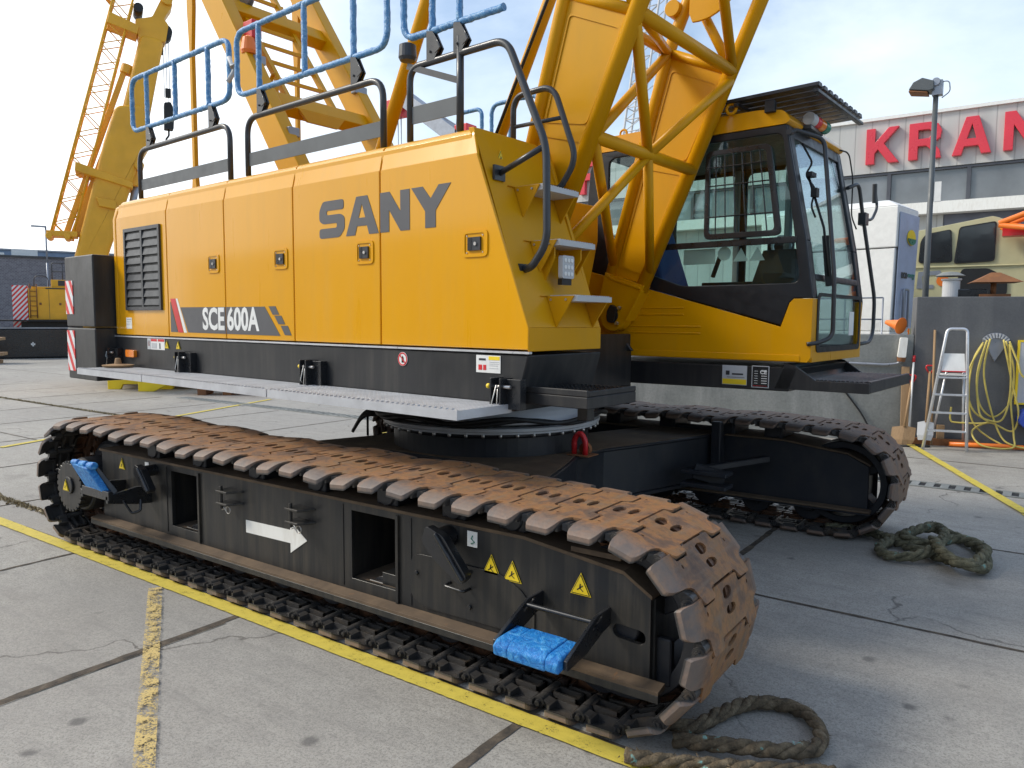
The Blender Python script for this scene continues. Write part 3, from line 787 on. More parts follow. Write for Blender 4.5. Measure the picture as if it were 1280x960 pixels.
for x, z in ((-2.51, .43), (-2.17, .50), (-2.17, .33), (-1.9, .29)): g.cyl(w(x, YF, z), w(x, YF - .02, z), .012, 6)
g.build('cover_bolts', 'gloss_black', near_tf)
g = G(); g.cyl(w(-1.45, 2.93, .71), w(-1.45, 2.93, .76), .02, 8); g.tube(ringpts(w(-1.5, 2.85, .735), .025, 'z', 14)[:-1], .008, 6, closed=True); g.build('shackle_pin', 'rust_red', near_tf)

# folding steps wrapped in blue
def fold_step(x0, x1, zt, up=0):
    for xx in (x0, x1):
        pass
    g = G()
    for xx in (x0, x1 - .018):
        pts = [(YF - OY, zt + .055), (YF - OY, zt - .02), (YF - .06 - OY, zt - .03), (YF - .20 - OY, zt - .075), (YF - .355 - OY, zt - .09), (YF - .355 - OY, zt - .05), (YF - .12 - OY, zt + .052)]
        sl = [(YF - .07 - OY, zt + .035), (YF - .15 - OY, zt + .0), (YF - .155 - OY, zt + .014), (YF - .075 - OY, zt + .05)]
        g.prism(pts, 'x', xx - OX, xx + .018 - OX, [sl])
    g.cyl(w(x0 + .005, YF - .13, zt + .03), w(x1 - .005, YF - .13, zt + .03), .011, 10)
    g.box(x0 + .02 - OX, x1 - .02 - OX, YF - .34 - OY, YF - .16 - OY, zt - .085, zt - .055)
    o = g.build('folding_step', 'gloss_black', near_tf, bevel=.004)
    g = G(); xa, xb = x0 + .021, x1 - .02
    for k, (a, b) in enumerate(((xa, xa + .075), (xa + .07, xb - .06), (xb - .065, xb))):
        dz = .0 if k != 1 else .004
        y0, y1 = YF - .375, YF - .20
        ys = [y0 - .004 * k, y0 + .012, y1, y1]; zz = [(zt - .105), (zt - .04 + dz), (zt - .035 + dz), (zt - .06)]
        P = [(YF - .385 - OY, zt - .10 - dz), (YF - .39 - OY, zt - .055), (YF - .36 - OY, zt - .035 + dz), (YF - .21 - OY, zt - .03 + dz), (YF - .20 - OY, zt - .05), (YF - .33 - OY, zt - .09)]
        g.prism(P, 'x', a - OX, b - OX)
    lab(g.build('step_wrap', 'blue_tarp', o, bevel=.012, seg=3), 'step tread wrapped in blue woven plastic')
    return o
fold_step(-1.775, -1.42, .445)
# rear step is folded up at an angle
g = G()
g.box(-5.34 - OX, -4.98 - OX, YF - .30 - OY, YF - .27 - OY, .49, .55)
g.prism([(YF - OY, .42), (YF - OY, .54), (YF - .1 - OY, .55), (YF - .3 - OY, .52), (YF - .3 - OY, .47), (YF - .1 - OY, .43)], 'x', -5.02 - OX, -4.99 - OX)
g.prism([(YF - OY, .42), (YF - OY, .54), (YF - .1 - OY, .55), (YF - .3 - OY, .52), (YF - .3 - OY, .47), (YF - .1 - OY, .43)], 'x', -5.36 - OX, -5.33 - OX)
g.hexa([w(-5.31, YF - .25, .52), w(-5.01, YF - .25, .52), w(-5.01, YF - .22, .54), w(-5.31, YF - .22, .54), w(-5.36, YF - .30, .70), w(-5.12, YF - .32, .71), w(-5.12, YF - .30, .72), w(-5.36, YF - .28, .71)])
g.tube(fillet([w(-5.0, YF - .2, .48), w(-4.96, YF - .16, .38), w(-4.92, YF - .12, .40), w(-4.95, YF - .1, .47)], .02), .01, 8)
o = g.build('folding_step', 'gloss_black', near_tf, bevel=.005)
g = G(); g.hexa([w(-5.30, YF - .29, .535), w(-5.04, YF - .29, .515), w(-5.03, YF - .25, .52), w(-5.29, YF - .25, .54), w(-5.385, YF - .35, .71), w(-5.14, YF - .36, .70), w(-5.13, YF - .30, .715), w(-5.37, YF - .29, .725)])
for k in range(3): g.tube([w(-5.385 + k * .11, YF - .33, .712), w(-5.30 + k * .11, YF - .33, .718)], .02 + .003 * k, 10)
lab(g.build('step_wrap', 'blue_tarp', o, bevel=.01, seg=3), 'raised step tread wrapped in blue plastic')

# undercarriage
g = G()
g.m(1).lathe([(.765, .45), (.765, .885), (.80, .89), (.80, .915)], (0, 0, 0), 'z', 64)
g.m(0)
XP = [(1.34, -1.62), (1.02, -.55), (.90, -.2), (.90, .2), (1.02, .55), (1.34, 1.62), (.72, 1.62), (.42, .8), (-.42, .8), (-.72, 1.62), (-1.34, 1.62), (-.9, .3), (-.9, -.3), (-1.34, -1.62), (-.72, -1.62), (-.42, -.8), (.42, -.8), (.72, -1.62)]
g.prism(XP, 'z', .36, .722)
g.prism([(a * 1.012, b) for a, b in XP], 'z', .7225, .742); g.prism([(a * 1.012, b) for a, b in XP], 'z', .33, .3595)
for s in (1, -1):
    for a in (.8, -1.25): g.box(a, a + .45, 1.621 if s > 0 else -1.70, 1.70 if s > 0 else -1.621, .34, .775)
# brace arms by the far track
g.bar((1.33, .9, .52), (1.75, 1.45, .58), .06, .05); g.bar((1.33, .9, .52), (1.55, 1.0, .46), .06, .12); g.box(1.25, 1.62, .82, 1.0, .40, .43); g.box(1.25, 1.62, .82, 1.0, .50, .53)
g.box(1.30, 1.38, 1.35, 1.43, .45, .86)
car = g.build('undercarriage', ['navy', 'navy'], crane, bevel=.006, seg=1)
g = G(); g.prism([(a * .985, b * .99) for a, b in XP], 'z', .7425, .747); g.build('deck_plate', 'dusty', car)
g = G(); g.m(0).lathe([(.84, .915), (.84, .93), (.855, .935), (.855, .958), (.80, .96)], (0, 0, 0), 'z', 72)
g.m(0).lathe([(.80, .975), (.82, .98), (.80, 1.03), (.78, 1.06), (.72, 1.12)], (0, 0, 0), 'z', 72)
g.m(1)
for k in range(44):
    a = 2 * PI * k / 44; g.cyl((.835 * math.cos(a), .835 * math.sin(a), .895), (.835 * math.cos(a), .835 * math.sin(a), .917), .014, 6)
rg = g.build('slewing_ring', ['label_grey', 'steel'], crane, bevel=.003, seg=1)
g = G()
for k, r in enumerate((.89, .9)):
    g.tube([(r * math.cos(a), r * math.sin(a), 1.0 + .02 * math.sin(a * 7 + k) + .012 * k) for a in [(-PI * .95 + PI * 1.1 * i / 50) for i in range(51)]], .016, 8)
g.build('cable', 'rubber', rg)
# hoses at the back of the ring
g = G()
for k in range(4):
    z = .90 + k * .016; y = -.36 + k * .022
    g.tube(fillet([(-.66, y + .05, .95 + k * .01), (-.85, y, z + .02), (-1.06 - k * .012, y - .02, z), (-1.16 - k * .022, y - .04, .755)], .12), .013, 8)
g.tube([(-.98, -.40, .74), (-.98, -.40, .9)], .01, 6)
g.build('hose', 'rubber', car)
# red lifting eye
g = G(); cx, cy, cz = .90, -.16, .748
g.tube(fillet([(cx - .045, cy, cz), (cx - .045, cy, cz + .115), (cx, cy, cz + .165), (cx + .045, cy, cz + .115), (cx + .045, cy, cz)], .035), .02, 12)
sh = g.build('lifting_eye', 'red', car); g = G(); g.prism(circ(cx + .02, .04 + cz, .045, 14), 'y', cy + .03, cy + .07); g.box(cx - .08, cx + .1, cy - .05, cy + .1, cz - .002, cz + .006); g.build('eye_lug', 'rust_red', sh, bevel=.004)

# ------------------------------------------------------------------ superstructure, built in its own axes and turned by BD
def up(g, name, mats, parent=crane, bevel=0, seg=2, label=None):
    o = g.build(name, mats, parent, bevel=bevel, seg=seg, rotz=BD if parent is crane else 0)
    if label: o['label'] = label
    return o
# deck (black skirt)
g = G()
g.prism([(-3.92, 1.20), (1.375, 1.215), (1.462, 1.515), (-3.92, 1.528)], 'y', -1.40, -.70)
g.box(-3.92, .84, -.699, .719, 1.16, 1.48)
g.prism([(-3.3, 1.18), (2.08, 1.22), (2.14, 1.385), (-3.3, 1.385)], 'y', .72, 1.95)
# boom foot brackets
for y, h in ((-.74, .3), (-.54, .3), (.54, .05), (.735, .3)):
    g.prism([(.38, 1.47), (.95, 1.47), (.90, 1.5 + h * .6), (.80, 1.52 + h), (.64, 1.52 + h), (.52, 1.5 + h * .6)], 'y', y, y + .03)
g.box(.841, .90, -.66, .60, 1.2, 1.60)
deck = up(g, 'turntable_deck', 'black', bevel=.006, seg=1)
g = G(); g.box(-3.86, 1.47, -1.408, -1.38, 1.5235, 1.535); up(g, 'edge_strip', 'alu', deck)
# markings and fittings on the skirt
def disc_sign(x, z, r, parent):
    g = G(); Y = -1.402
    g.m(0).prism(circ(x, z, r, 28), 'y', Y - .002, Y); g.m(1).prism(circ(x, z, r * .95, 28), 'y', Y - .0035, Y - .0021, [circ(x, z, r * .76, 28)])
    g.m(2).prism([(x - r * .2, z - r * .5), (x + r * .25, z - r * .5), (x + r * .2, z + r * .2), (x, z + r * .5), (x - r * .2, z + r * .1)], 'y', Y - .0035, Y - .0021)
    g.m(1).bar((x - r * .6, Y - .0045, z + r * .6), (x + r * .6, Y - .0045, z - r * .6), .002, r * .16, (0, 0, 1))
    return up(g, 'prohibition_label', ['white', 'red', 'gloss_black'], parent)
disc_sign(.505, 1.462, .042, deck)
def plate(x0, x1, z0, z1, parent, items, base='white', Y=-1.402, name='label', yo=0):
    g = G(); mats = [base]; g.box(x0, x1, Y - .002, Y, z0, z1)
    for (a, b, c, d, mt) in items:
        if mt not in mats: mats.append(mt)
        g.m(mats.index(mt)).box(x0 + (x1 - x0) * a, x0 + (x1 - x0) * b, Y - .0035, Y - .0021, z0 + (z1 - z0) * c, z0 + (z1 - z0) * d)
    return up(g, name, mats, parent)
plate(1.1, 1.275, 1.413, 1.508, deck, [(.52, .97, .74, .95, 'label_yellow'), (.55, .95, .6, .64, 'label_grey'), (.55, .95, .5, .53, 'label_grey'), (.55, .9, .4, .43, 'label_grey'), (.55, .93, .25, .28, 'label_grey'), (.12, .4, .7, .82, 'rail'), (.1, .25, .15, .45, 'red'), (.3, .42, .15, .45, 'red')])
plate(-2.78, -2.47, 1.425, 1.52, deck, [(.0, .2, .0, 1, 'label_grey'), (.22, .56, .75, .97, 'red'), (.62, .98, .75, .97, 'red'), (.25, .55, .1, .6, 'label_grey'), (.7, .76, .1, .6, 'rail'), (.04, .16, .3, .8, 'red')])
for x in (-2.43, -2.235):
    warning(deck, fm((x, -1.402, 1.465)), .045)
g = G(); g.prism(fillet2([(-3.165, 1.345), (-3.0, 1.345), (-3.0, 1.41), (-3.165, 1.41)], .015), 'y', -1.43, -1.4); bz = up(g, 'side_marker_lamp', 'amber', deck, bevel=.005)
# latches of the walkway
for (x, z) in ((-3.45, 1.36), (-2.12, 1.36), (-.41, 1.36), (1.28, 1.33)):
    g = G(); g.m(0)
    for dx in (0, .065): g.box(x + dx, x + dx + .012, -1.50, -1.40, z - .10, z + .065)
    g.box(x + .07, x + .17, -1.45, -1.40, z - .1, z + .06)
    g.m(1).cyl((x - .03, -1.47, z + .02), (x + .12, -1.47, z + .02), .010, 8); g.m(2).cyl((x - .04, -1.47, z + .02), (x - .02, -1.47, z + .02), .014, 8)
    g.m(1).tube([(x + .04, -1.49, z + .03), (x + .015, -1.5, z - .07), (x + .05, -1.5, z - .1), (x + .05, -1.49, z + .01)], .004, 6)
    up(g, 'walkway_latch', ['gloss_black', 'steel', 'label_yellow'], deck, bevel=.002, seg=1)
# walkway gratings
def grating(x0, x1, y1=-1.42):
    g = G(); y0, zt = -1.84, 1.258
    g.box(x0, x1, y0, y0 + .012, zt - .048, zt + .002); g.box(x0, x1, y1 - .012, y1, zt - .045, zt); g.box(x0, x0 + .012, y0 + .0121, y1 - .0121, zt - .047, zt); g.box(x1 - .012, x1, y0 + .0121, y1 - .0121, zt - .047, zt)
    n = int((x1 - x0) / .034)
    for i in range(n): x = x0 + .02 + (x1 - x0 - .03) * i / n; g.box(x, x + .006, y0 + .012, y1 - .012, zt - .022, zt)
    for i in range(13): y = y0 + .03 + i * (y1 - y0 - .04) / 13; g.box(x0 + .012, x1 - .012, y, y + .011, zt - .007, zt + .0015)
    for i in range(int((x1 - x0) / .04)): g.box(x0 + .02 + i * .04, x0 + .032 + i * .04, y0 + .001, y0 + .02, zt + .003, zt + .009)
    return up(g, 'walkway', 'grating')
grating(-3.17, -1.965); grating(-1.95, -.275); grating(-.26, 1.368)
for (z0, z1) in ((0, 0),):
    g = G(); g.lathe([(.05, 0), (.12, .004), (.13, .02), (.03, .03), (.022, .075), (.018, .08)], (-3.04, -1.55, 1.262), 'z', 28); lab(up(g, 'lifting_cap', 'wood'), 'round brown cap lying on the rear walkway')
# small black grating platform at the front corner
g = G(); g.box(1.40, 1.80, -1.35, -.87, 1.255, 1.315); g.box(1.40, 1.80, -1.35, -1.335, 1.316, 1.35); g.box(1.785, 1.80, -1.334, -.87, 1.316, 1.345); g.box(1.5, 1.57, -1.0, -.93, 1.14, 1.254)
pf = up(g, 'access_platform', 'black', bevel=.004, seg=1, label='black grating platform below the steps')
g = G()
for i in range(12):
    for j in range(12): g.box(1.43 + i * .029, 1.447 + i * .029, -1.32 + j * .037, -1.297 + j * .037, 1.317, 1.338)
up(g, 'serrated_tread', 'gloss_black', pf)

# engine cover core
sl = (1.09 - 1.46) / (2.615 - 1.66)    # slope of front face
g = G()
g.prism([(-3.385, 1.54), (1.445, 1.54), (1.445, 1.66), (1.445 + sl * 1.06, 2.72), (-3.32, 2.72), (-3.385, 2.62)], 'y', -1.375, -.72)
cov = up(g, 'engine_cover', 'yellow', bevel=.01)
def skin(x0f, x1f, parent, name, label=None, mt='yellow', y=-1.4):
    """door skin: rows follow the bent upper edge; x limits are functions of z"""
    g = G(); rows = [(y, 1.545), (y, 1.66), (y, 2.592), (y + .006, 2.60), (y + .028, 2.702), (y + .036, 2.728), (y + .055, 2.746), (y + .09, 2.755), (y + .6, 2.757)]
    A = []
    for yy, z in rows: A.append((g.bm.verts.new((x0f(z), yy, z)), g.bm.verts.new((x1f(z), yy, z))))
    Bk = []
    for yy, z in rows: Bk.append((g.bm.verts.new((x0f(z), yy + .02, z - (.0 if yy < y + .03 else .02))), g.bm.verts.new((x1f(z), yy + .02, z - (0 if yy < y + .03 else .02)))))
    for i in range(len(rows) - 1):
        g._face([A[i][0], A[i][1], A[i + 1][1], A[i + 1][0]]); g._face([Bk[i][0], Bk[i + 1][0], Bk[i + 1][1], Bk[i][1]])
        g._face([A[i][0], A[i + 1][0], Bk[i + 1][0], Bk[i][0]]); g._face([A[i][1], Bk[i][1], Bk[i + 1][1], A[i + 1][1]])
    g._face([A[0][0], Bk[0][0], Bk[0][1], A[0][1]]); g._face([A[-1][0], A[-1][1], Bk[-1][1], Bk[-1][0]])
    return up(g, name, mt, parent, bevel=.005, seg=2, label=label)
xs = [-3.335, -2.39, -1.483, -.594, .306]
gap = .0055
doors = []
for i in range(4):
    a, b = xs[i] + gap, xs[i + 1] - gap
    doors.append(skin(lambda z, a=a: a + (0 if i or z < 2.6 else (z - 2.6) * .25), lambda z, b=b: b, cov, 'service_door', None if i else 'rear door with louvred vent'))
doors.append(skin(lambda z: xs[4] + gap, lambda z: 1.46 if z < 1.661 else 1.46 + sl * (z - 1.66), cov, 'service_door', 'front door with sloping front edge'))
g = G(); g.prism([(-1.402, 1.545), (-1.402, 2.59), (-1.37, 2.70), (-1.28, 2.755), (-.8, 2.757), (-.8, 1.545)], 'x', -3.395, -3.337); up(g, 'rear_corner', 'yellow', cov, bevel=.01)
# locks
for (x, z, s, dr) in ((1.087, 2.112, 1.1, 4), (.16, 2.112, 1, 3), (-.745, 2.114, 1, 2), (-1.644, 2.118, 1, 1)):
    g = G(); Y = -1.4
    o_ = fillet2([(x - .085 * s, z - .07), (x + .085 * s, z - .07), (x + .085 * s, z + .075), (x - .085 * s, z + .075)], .03)
    i_ = fillet2([(x - .066 * s, z - .054), (x + .066 * s, z - .054), (x + .066 * s, z + .058), (x - .066 * s, z + .058)], .018)
    g.m(0).prism(o_, 'y', Y - .007, Y + .002, [i_])
    g.m(0).prism(i_, 'y', Y - .0015, Y + .002)
    g.m(1).box(x - .042 * s, x + .042 * s, Y - .013, Y + .0, z - .035, z + .037)
    g.m(3).box(x - .040 * s, x - .012 * s, Y - .0145, Y - .0132, z - .032, z + .034)
    g.m(2).cyl((x + .012 * s, Y - .02, z), (x + .012 * s, Y - .005, z), .010, 12)
    for a, b in ((-1, -1), (1, -1), (1, 1), (-1, 1)): g.m(2).cyl((x + a * .053 * s, Y - .006, z + b * .046), (x + a * .053 * s, Y - .001, z + b * .046), .004, 8)
    up(g, 'door_lock', ['yellow', 'rail', 'steel', 'gloss_black'], doors[dr], bevel=.0025, seg=2)
# louvred vent
g = G(); X0, X1, Z0, Z1 = -3.155, -2.485, 1.765, 2.487; Y = -1.4
g.m(0).prism([(X0, Z0), (X1, Z0), (X1, Z1), (X0, Z1)], 'y', Y - .018, Y + .0, [[(X0 + .03, Z0 + .03), (X1 - .03, Z0 + .03), (X1 - .03, Z1 - .03), (X0 + .03, Z1 - .03)]])
xm = (X0 + X1) / 2 + .0; g.box(xm - .016, xm + .016, Y - .016, Y, Z0 + .03, Z1 - .03)
g.m(1).box(X0 + .02, X1 - .02, Y - .002, Y - .001, Z0 + .02, Z1 - .02)
n = 9
for i in range(n):
    z = Z0 + .045 + i * (Z1 - Z0 - .07) / n
    for a, b in ((X0 + .03, xm - .016), (xm + .016, X1 - .03)):
        g.m(0).hexa([(a, Y - .014, z), (b, Y - .014, z), (b, Y - .012, z - .003), (a, Y - .012, z - .003), (a, Y - .004, z + .052), (b, Y - .004, z + .052), (b, Y - .001, z + .050), (a, Y - .001, z + .050)])
up(g, 'vent_grille', ['rail', 'rubber'], doors[0], bevel=.002, seg=1)
plate(-3.185, -3.075, 1.60, 1.70, doors[0], [(.1, .9, .8, .9, 'label_grey'), (.1, .8, .6, .65, 'label_grey'), (.1, .7, .4, .45, 'label_grey')], Y=-1.4)

# lettering
def letters(name, items, Yf, mats, parent, th=.0025):
    g = G()
    for k, pts, holes in items: g.m(k).prism(pts, 'y', Yf - th, Yf - .0004, holes)
    return up(g, name, mats, parent)
def clipx(pts, xa, keep_left):
    """clip polygon at x = xa"""
    out = []
    n = len(pts)
    for i in range(n):
        a, b = pts[i], pts[(i + 1) % n]
        ia = (a[0] <= xa) == keep_left; ib = (b[0] <= xa) == keep_left
        if ia: out.append(a)
        if ia != ib:
            t = (xa - a[0]) / (b[0] - a[0]); out.append((xa, a[1] + (b[1] - a[1]) * t))
    return out
zb, zt = 2.225, 2.462; H = zt - zb
def Sl(x, wd, t=.062):
    s = H; return fillet2([(x, zb), (x + wd * .8, zb), (x + wd, zb + .05), (x + wd, zb + s * .53), (x + wd * .85, zb + s * .62), (x + wd * .30, zb + s * .62), (x + wd * .30, zt - t), (x + wd * .97, zt - t), (x + wd * .97, zt), (x + wd * .15, zt), (x, zt - .06), (x, zb + s * .48), (x + wd * .14, zb + s * .39), (x + wd * .7, zb + s * .39), (x + wd * .7, zb + t), (x, zb + t)], .022, 3)
Sp = Sl(-.295, .262)
Aouter = [(-.02, zb), (.085, zt), (.19, zt), (.295, zb), (.205, zb), (.185, zb + .055), (.09, zb + .055), (.07, zb)]
Ahole = [(.105, zb + .105), (.17, zb + .105), (.1375, zb + .19)]
Np = [(.31, zb), (.31, zt), (.395, zt), (.49, zb + .115), (.49, zt), (.57, zt), (.57, zb), (.49, zb), (.39, zb + .13), (.39, zb)]
Yp = [(.70, zb), (.70, zb + .095), (.585, zt), (.68, zt), (.745, zb + .165), (.81, zt), (.905, zt), (.785, zb + .095), (.785, zb)]
Nl = [(.31 , zb), (.31, zt)]
letters('lettering', [(0, Sp, ()), (0, Aouter, [Ahole])], -1.4, ['grey_letter'], doors[3])
letters('lettering', [(0, Np, ()), (0, Yp, ())], -1.4, ['grey_letter'], doors[4])
# model number stripe
Y = -1.4; zb2, zt2 = 1.583, 1.787
ds = lambda x, z: x
band = [(-2.065, zb2), (-2.18, zt2), (-.955, zt2 - .002), (-.765, zb2 - .005)]
bandL = clipx(band, xs[2] - gap, True); bandR = clipx(band, xs[2] + gap, False)
tri = [(-2.345, zb2), (-2.345, 1.80), (-2.245, zb2)]
items1 = [(0, bandL, ()), (0, [(-2.350, zb2), (-2.35, zt2 + .04), (-2.215, zb2)], ()), (1, [(-2.35, 1.86), (-2.265, 1.86), (-2.145, zb2 - .003), (-2.225, zb2 - .003)], ()), (2, [(-2.258, 1.86), (-2.228, 1.86), (-2.085, zb2 - .003), (-2.132, zb2 - .003)], ())]
items1[1] = (0, [(-2.352, zb2), (-2.352, 1.83), (-2.348, 1.835), (-2.235, zb2)], ())
letters('stripe', items1, -1.4, ['grey_letter', 'red', 'white'], doors[1])
sq = []
for (xa, za, d) in ((-.905, 1.787, .06), (-.835, 1.72, .06), (-.76, 1.65, .066)):
    sq.append((0, [(xa, za), (xa + .085, za), (xa + .085 + .045, za - d), (xa + .05, za - d)], ()))
letters('stripe', [(0, bandR, ())] + sq, -1.4, ['grey_letter'], doors[2])
for (tx, xc, par, wd) in (('SCE', -1.665, doors[1], .325), ('600A', -1.245, doors[2], .435)):
    g = G(); g.text(tx, fm((xc, -1.4035, 1.685)), .235, .0006, .007, width=wd); up(g, 'lettering', 'white', par)

# sloping front face with steps
g = G(); F = lambda z: 1.462 if z < 1.661 else 1.462 + sl * (z - 1.66)
for a, b in ((1.535, 1.66), (1.66, 2.752)):
    g.hexa([(F(a) - .03, -1.372, a), (F(a), -1.398, a), (F(a), -.712, a), (F(a) - .03, -.712, a), (F(b) - .03, -1.372, b), (F(b), -1.398 if b < 2.6 else -1.36, b), (F(b), -.712, b), (F(b) - .03, -.712, b)])
front = up(g, 'front_panel', 'yellow_face', cov, bevel=.004)
g = G(); g.box(.3, 1.46, -.735, -.705, 1.535, 1.66); g.prism([(.3, 1.66), (1.455, 1.66), (1.07, 2.74), (.3, 2.74)], 'y', -.735, -.707); up(g, 'inner_panel', 'yellow_face', cov, bevel=.004)
for zs in (1.832, 2.135, 2.442):
    g = G(); xf = F(zs - .003)
    for y in (-1.16, -.80):
        g.m(0).prism([(xf + .001, zs), (xf + .18, zs), (xf + .16, zs - .03), (F(zs - .17) + .002, zs - .17)], 'y', y, y + .01)
        if y < -1: g.m(0).hexa([(F(zs) + .0, -1.22, zs - .0), (F(zs) + .012, -1.22, zs), (F(zs) + .012, -1.16, zs), (F(zs), -1.16, zs), (F(zs) + .0, -1.22, zs - .001), (F(zs) + .012, -1.22, zs - .001), (F(zs) + .012, -1.16, zs - .001), (F(zs), -1.16, zs - .001)])
        for xx in (.03, .13): g.m(2).cyl((xf + xx, y - .006, zs - .02), (xf + xx, y + .0, zs - .02), .007, 8)
    g.m(1).box(xf + .005, xf + .195, -1.148, -.802, zs - .03, zs); 
    for i in range(14): g.m(1).box(xf + .01, xf + .19, -1.14 + i * .024, -1.132 + i * .024, zs, zs + .005)
    up(g, 'ladder_step', ['yellow_face', 'label_grey', 'steel'], front, bevel=.002, seg=1)
# work light in its housing
xf = F(2.0)
for ya, xe in ((-1.125, .09), (-.915, .12)):
    g = G(); g.prism([(xf - .06, 2.10), (xf + xe, 2.10), (xf + xe, 2.04), (xf + .02, 1.90)], 'y', ya, ya + .01); up(g, 'lamp_housing', 'yellow_face', front)
g = G(); g.m(0).prism(fillet2([(-1.10, 1.93), (-.99, 1.93), (-.99, 2.055), (-1.10, 2.055)], .015), 'x', xf + .10, xf + .13)
for i in range(3):
    for j in range(3): g.m(1).prism(circ(-1.075 + i * .03, 1.955 + j * .037, .012, 10), 'x', xf + .1305, xf + .134)
g.m(2).box(xf + .09, xf + .12, -1.09, -1.0, 1.895, 1.93)
up(g, 'work_light', ['label_grey', 'white', 'gloss_black'], front, bevel=.003)
warning(front, fm((F(2.62) + .002, -1.2, 2.60), '+x'), .045)

# counterweight
g = G(); cwp = [(-3.42, -1.58), (-4.05, -1.58), (-4.35, -1.25), (-4.45, 0), (-4.35, 1.25), (-4.05, 1.58), (-3.42, 1.58)]
g.prism(cwp, 'z', 1.115, 1.60)
g.prism(cwp, 'z', 1.612, 2.27)
cw = up(g, 'counterweight', 'black', bevel=.012, label='black counterweight block with red and white striped corner boards')
for (a, b) in ((1.73, 2.045), (1.19, 1.575)):
    g = G(); g.box(-4.045, -3.875, -1.586, -1.581, a, b); up(g, 'striped_board', stripes('red_white_stripes', .10, 1.6, 0, 2, 1), cw)

# handrails and blue wrapped rails
RY = -1.3
def rail(x0, x1, zb_, zt_, y, name='handrail', plate_=True, posts=None):
    g = G()
    g.m(0).tube(fillet([(x0, y, zb_), (x0, y, zt_), (x1, y, zt_), (x1, y, zb_)], .13, 8), .021, 12)
    if plate_: g.m(1).box(x0 + .01, x1 - .01, y - .004, y + .004, zb_ + .07, zb_ + .165)
    return up(g, name, ['rail', 'rail_plate'])
random.seed(11)
def blue(x0, x1, z0, z1, y, mids, parent=crane, openend=False):
    g = G(); R_ = .0195
    def wr(pts):
        P = fillet(pts, .1, 6); Q = []
        for a, b in zip(P, P[1:]):
            n = max(1, int((b - a).length / .02))
            for k in range(n): Q.append(a + (b - a) * k / n)
        Q.append(P[-1])
        rr = [R_ + random.uniform(-.001, .0022) for _ in Q]
        g.tube([q + Vector((random.uniform(-.0015, .0015), random.uniform(-.0015, .0015), random.uniform(-.0015, .0015))) for q in Q], rr, 10)
    if openend: wr([(x1 - .03, y, z1), (x0, y, z1), (x0, y, z0), (x1, y, z0 + .0)])
    else:
        P = [((x0 + x1) / 2, y, z1), (x0, y, z1), (x0, y, z0), (x1, y, z0), (x1, y, z1), ((x0 + x1) / 2, y, z1)]; wr(P)
    for m_ in mids: wr([(m_, y, z0), (m_, y, z1)])
    o = up(g, 'wrapped_guard_rail', 'blue_wrap', parent); return o
M['blue_wrap'] = None
def wrapmat():
    m, nt, b = _nodes('blue_plastic_wrap')
    v = coords(nt); n = noise(nt, v, 30, 5, .7, 1.2); n2 = noise(nt, v, 120, 3)
    L(nt, ramp(nt, n, [(.30, (.03, .15, .38)), (.50, (.09, .28, .54)), (.64, (.22, .42, .64)), (.76, (.48, .62, .74))]), b.inputs['Base Color'])
    b.inputs['Roughness'].default_value = .35; bump(nt, b, n, .9, .008); return m
M['blue_wrap'] = wrapmat()
for side in (-1, 1):
    y = RY * -side if side > 0 else RY
    y = RY if side < 0 else 1.3
    if side < 0:
        h1 = rail(-3.03, -1.535, 2.76, 3.18, y); h2 = rail(-1.29, .23, 2.76, 3.18, y)
        b1 = blue(-3.14, -1.52, 3.36, 3.81, y, (-2.86, -2.36, -1.83)); b2 = blue(-1.41, .27, 3.36, 3.82, y, (-1.12, -.57, -.05))
        b3 = blue(.42, 1.20, 3.36, 3.82, y, (.66, .875), openend=True)
        for xx, pb in ((-2.83, b1), (-1.78, b1), (-1.10, b2), (-.03, b2), (.66, b3), (.875, b3)):
            g = G(); g.prism([(xx - .03, 3.19), (xx + .03, 3.19), (xx + .075, 3.25), (xx + .02, 3.35), (xx - .03, 3.36)], 'y', y - .02, y - .008); g.prism([(xx - .03, 3.19), (xx + .03, 3.19), (xx + .075, 3.25), (xx + .02, 3.35), (xx - .03, 3.36)], 'y', y + .008, y + .02)
            g.cyl((xx, y - .03, 3.24), (xx, y + .03, 3.24), .007, 8); g.tube([(xx + .04, y - .03, 3.33), (xx + .1, y - .035, 3.24), (xx + .05, y - .03, 3.22)], .0025, 5)
            up(g, 'hinge_bracket', 'gloss_black', pb)
        g = G(); g.tube([(-1.50, y - .01, 3.66), (-1.45, y - .02, 3.58), (-1.41, y, 3.62), (-1.48, y + .01, 3.55), (-1.51, y - .02, 3.48)], .018, 8); lab(up(g, 'tie_rag', 'label_grey', b1), 'grey rag tying two blue rails together')
    else:
        g = G(); g.tube([(-1.0, y, 2.7), (-1.0, y, 3.37)], .02, 8); up(g, 'handrail', 'rail', crane); g = G(); g.tube([(-1.45, y, 2.7), (-1.45, y, 3.37)], .02, 8); up(g, 'handrail', 'rail', crane)
        blue(-1.6, -1.27, 3.36, 3.81, y, ()); blue(-1.14, -.55, 3.36, 3.82, y, (-.9,))
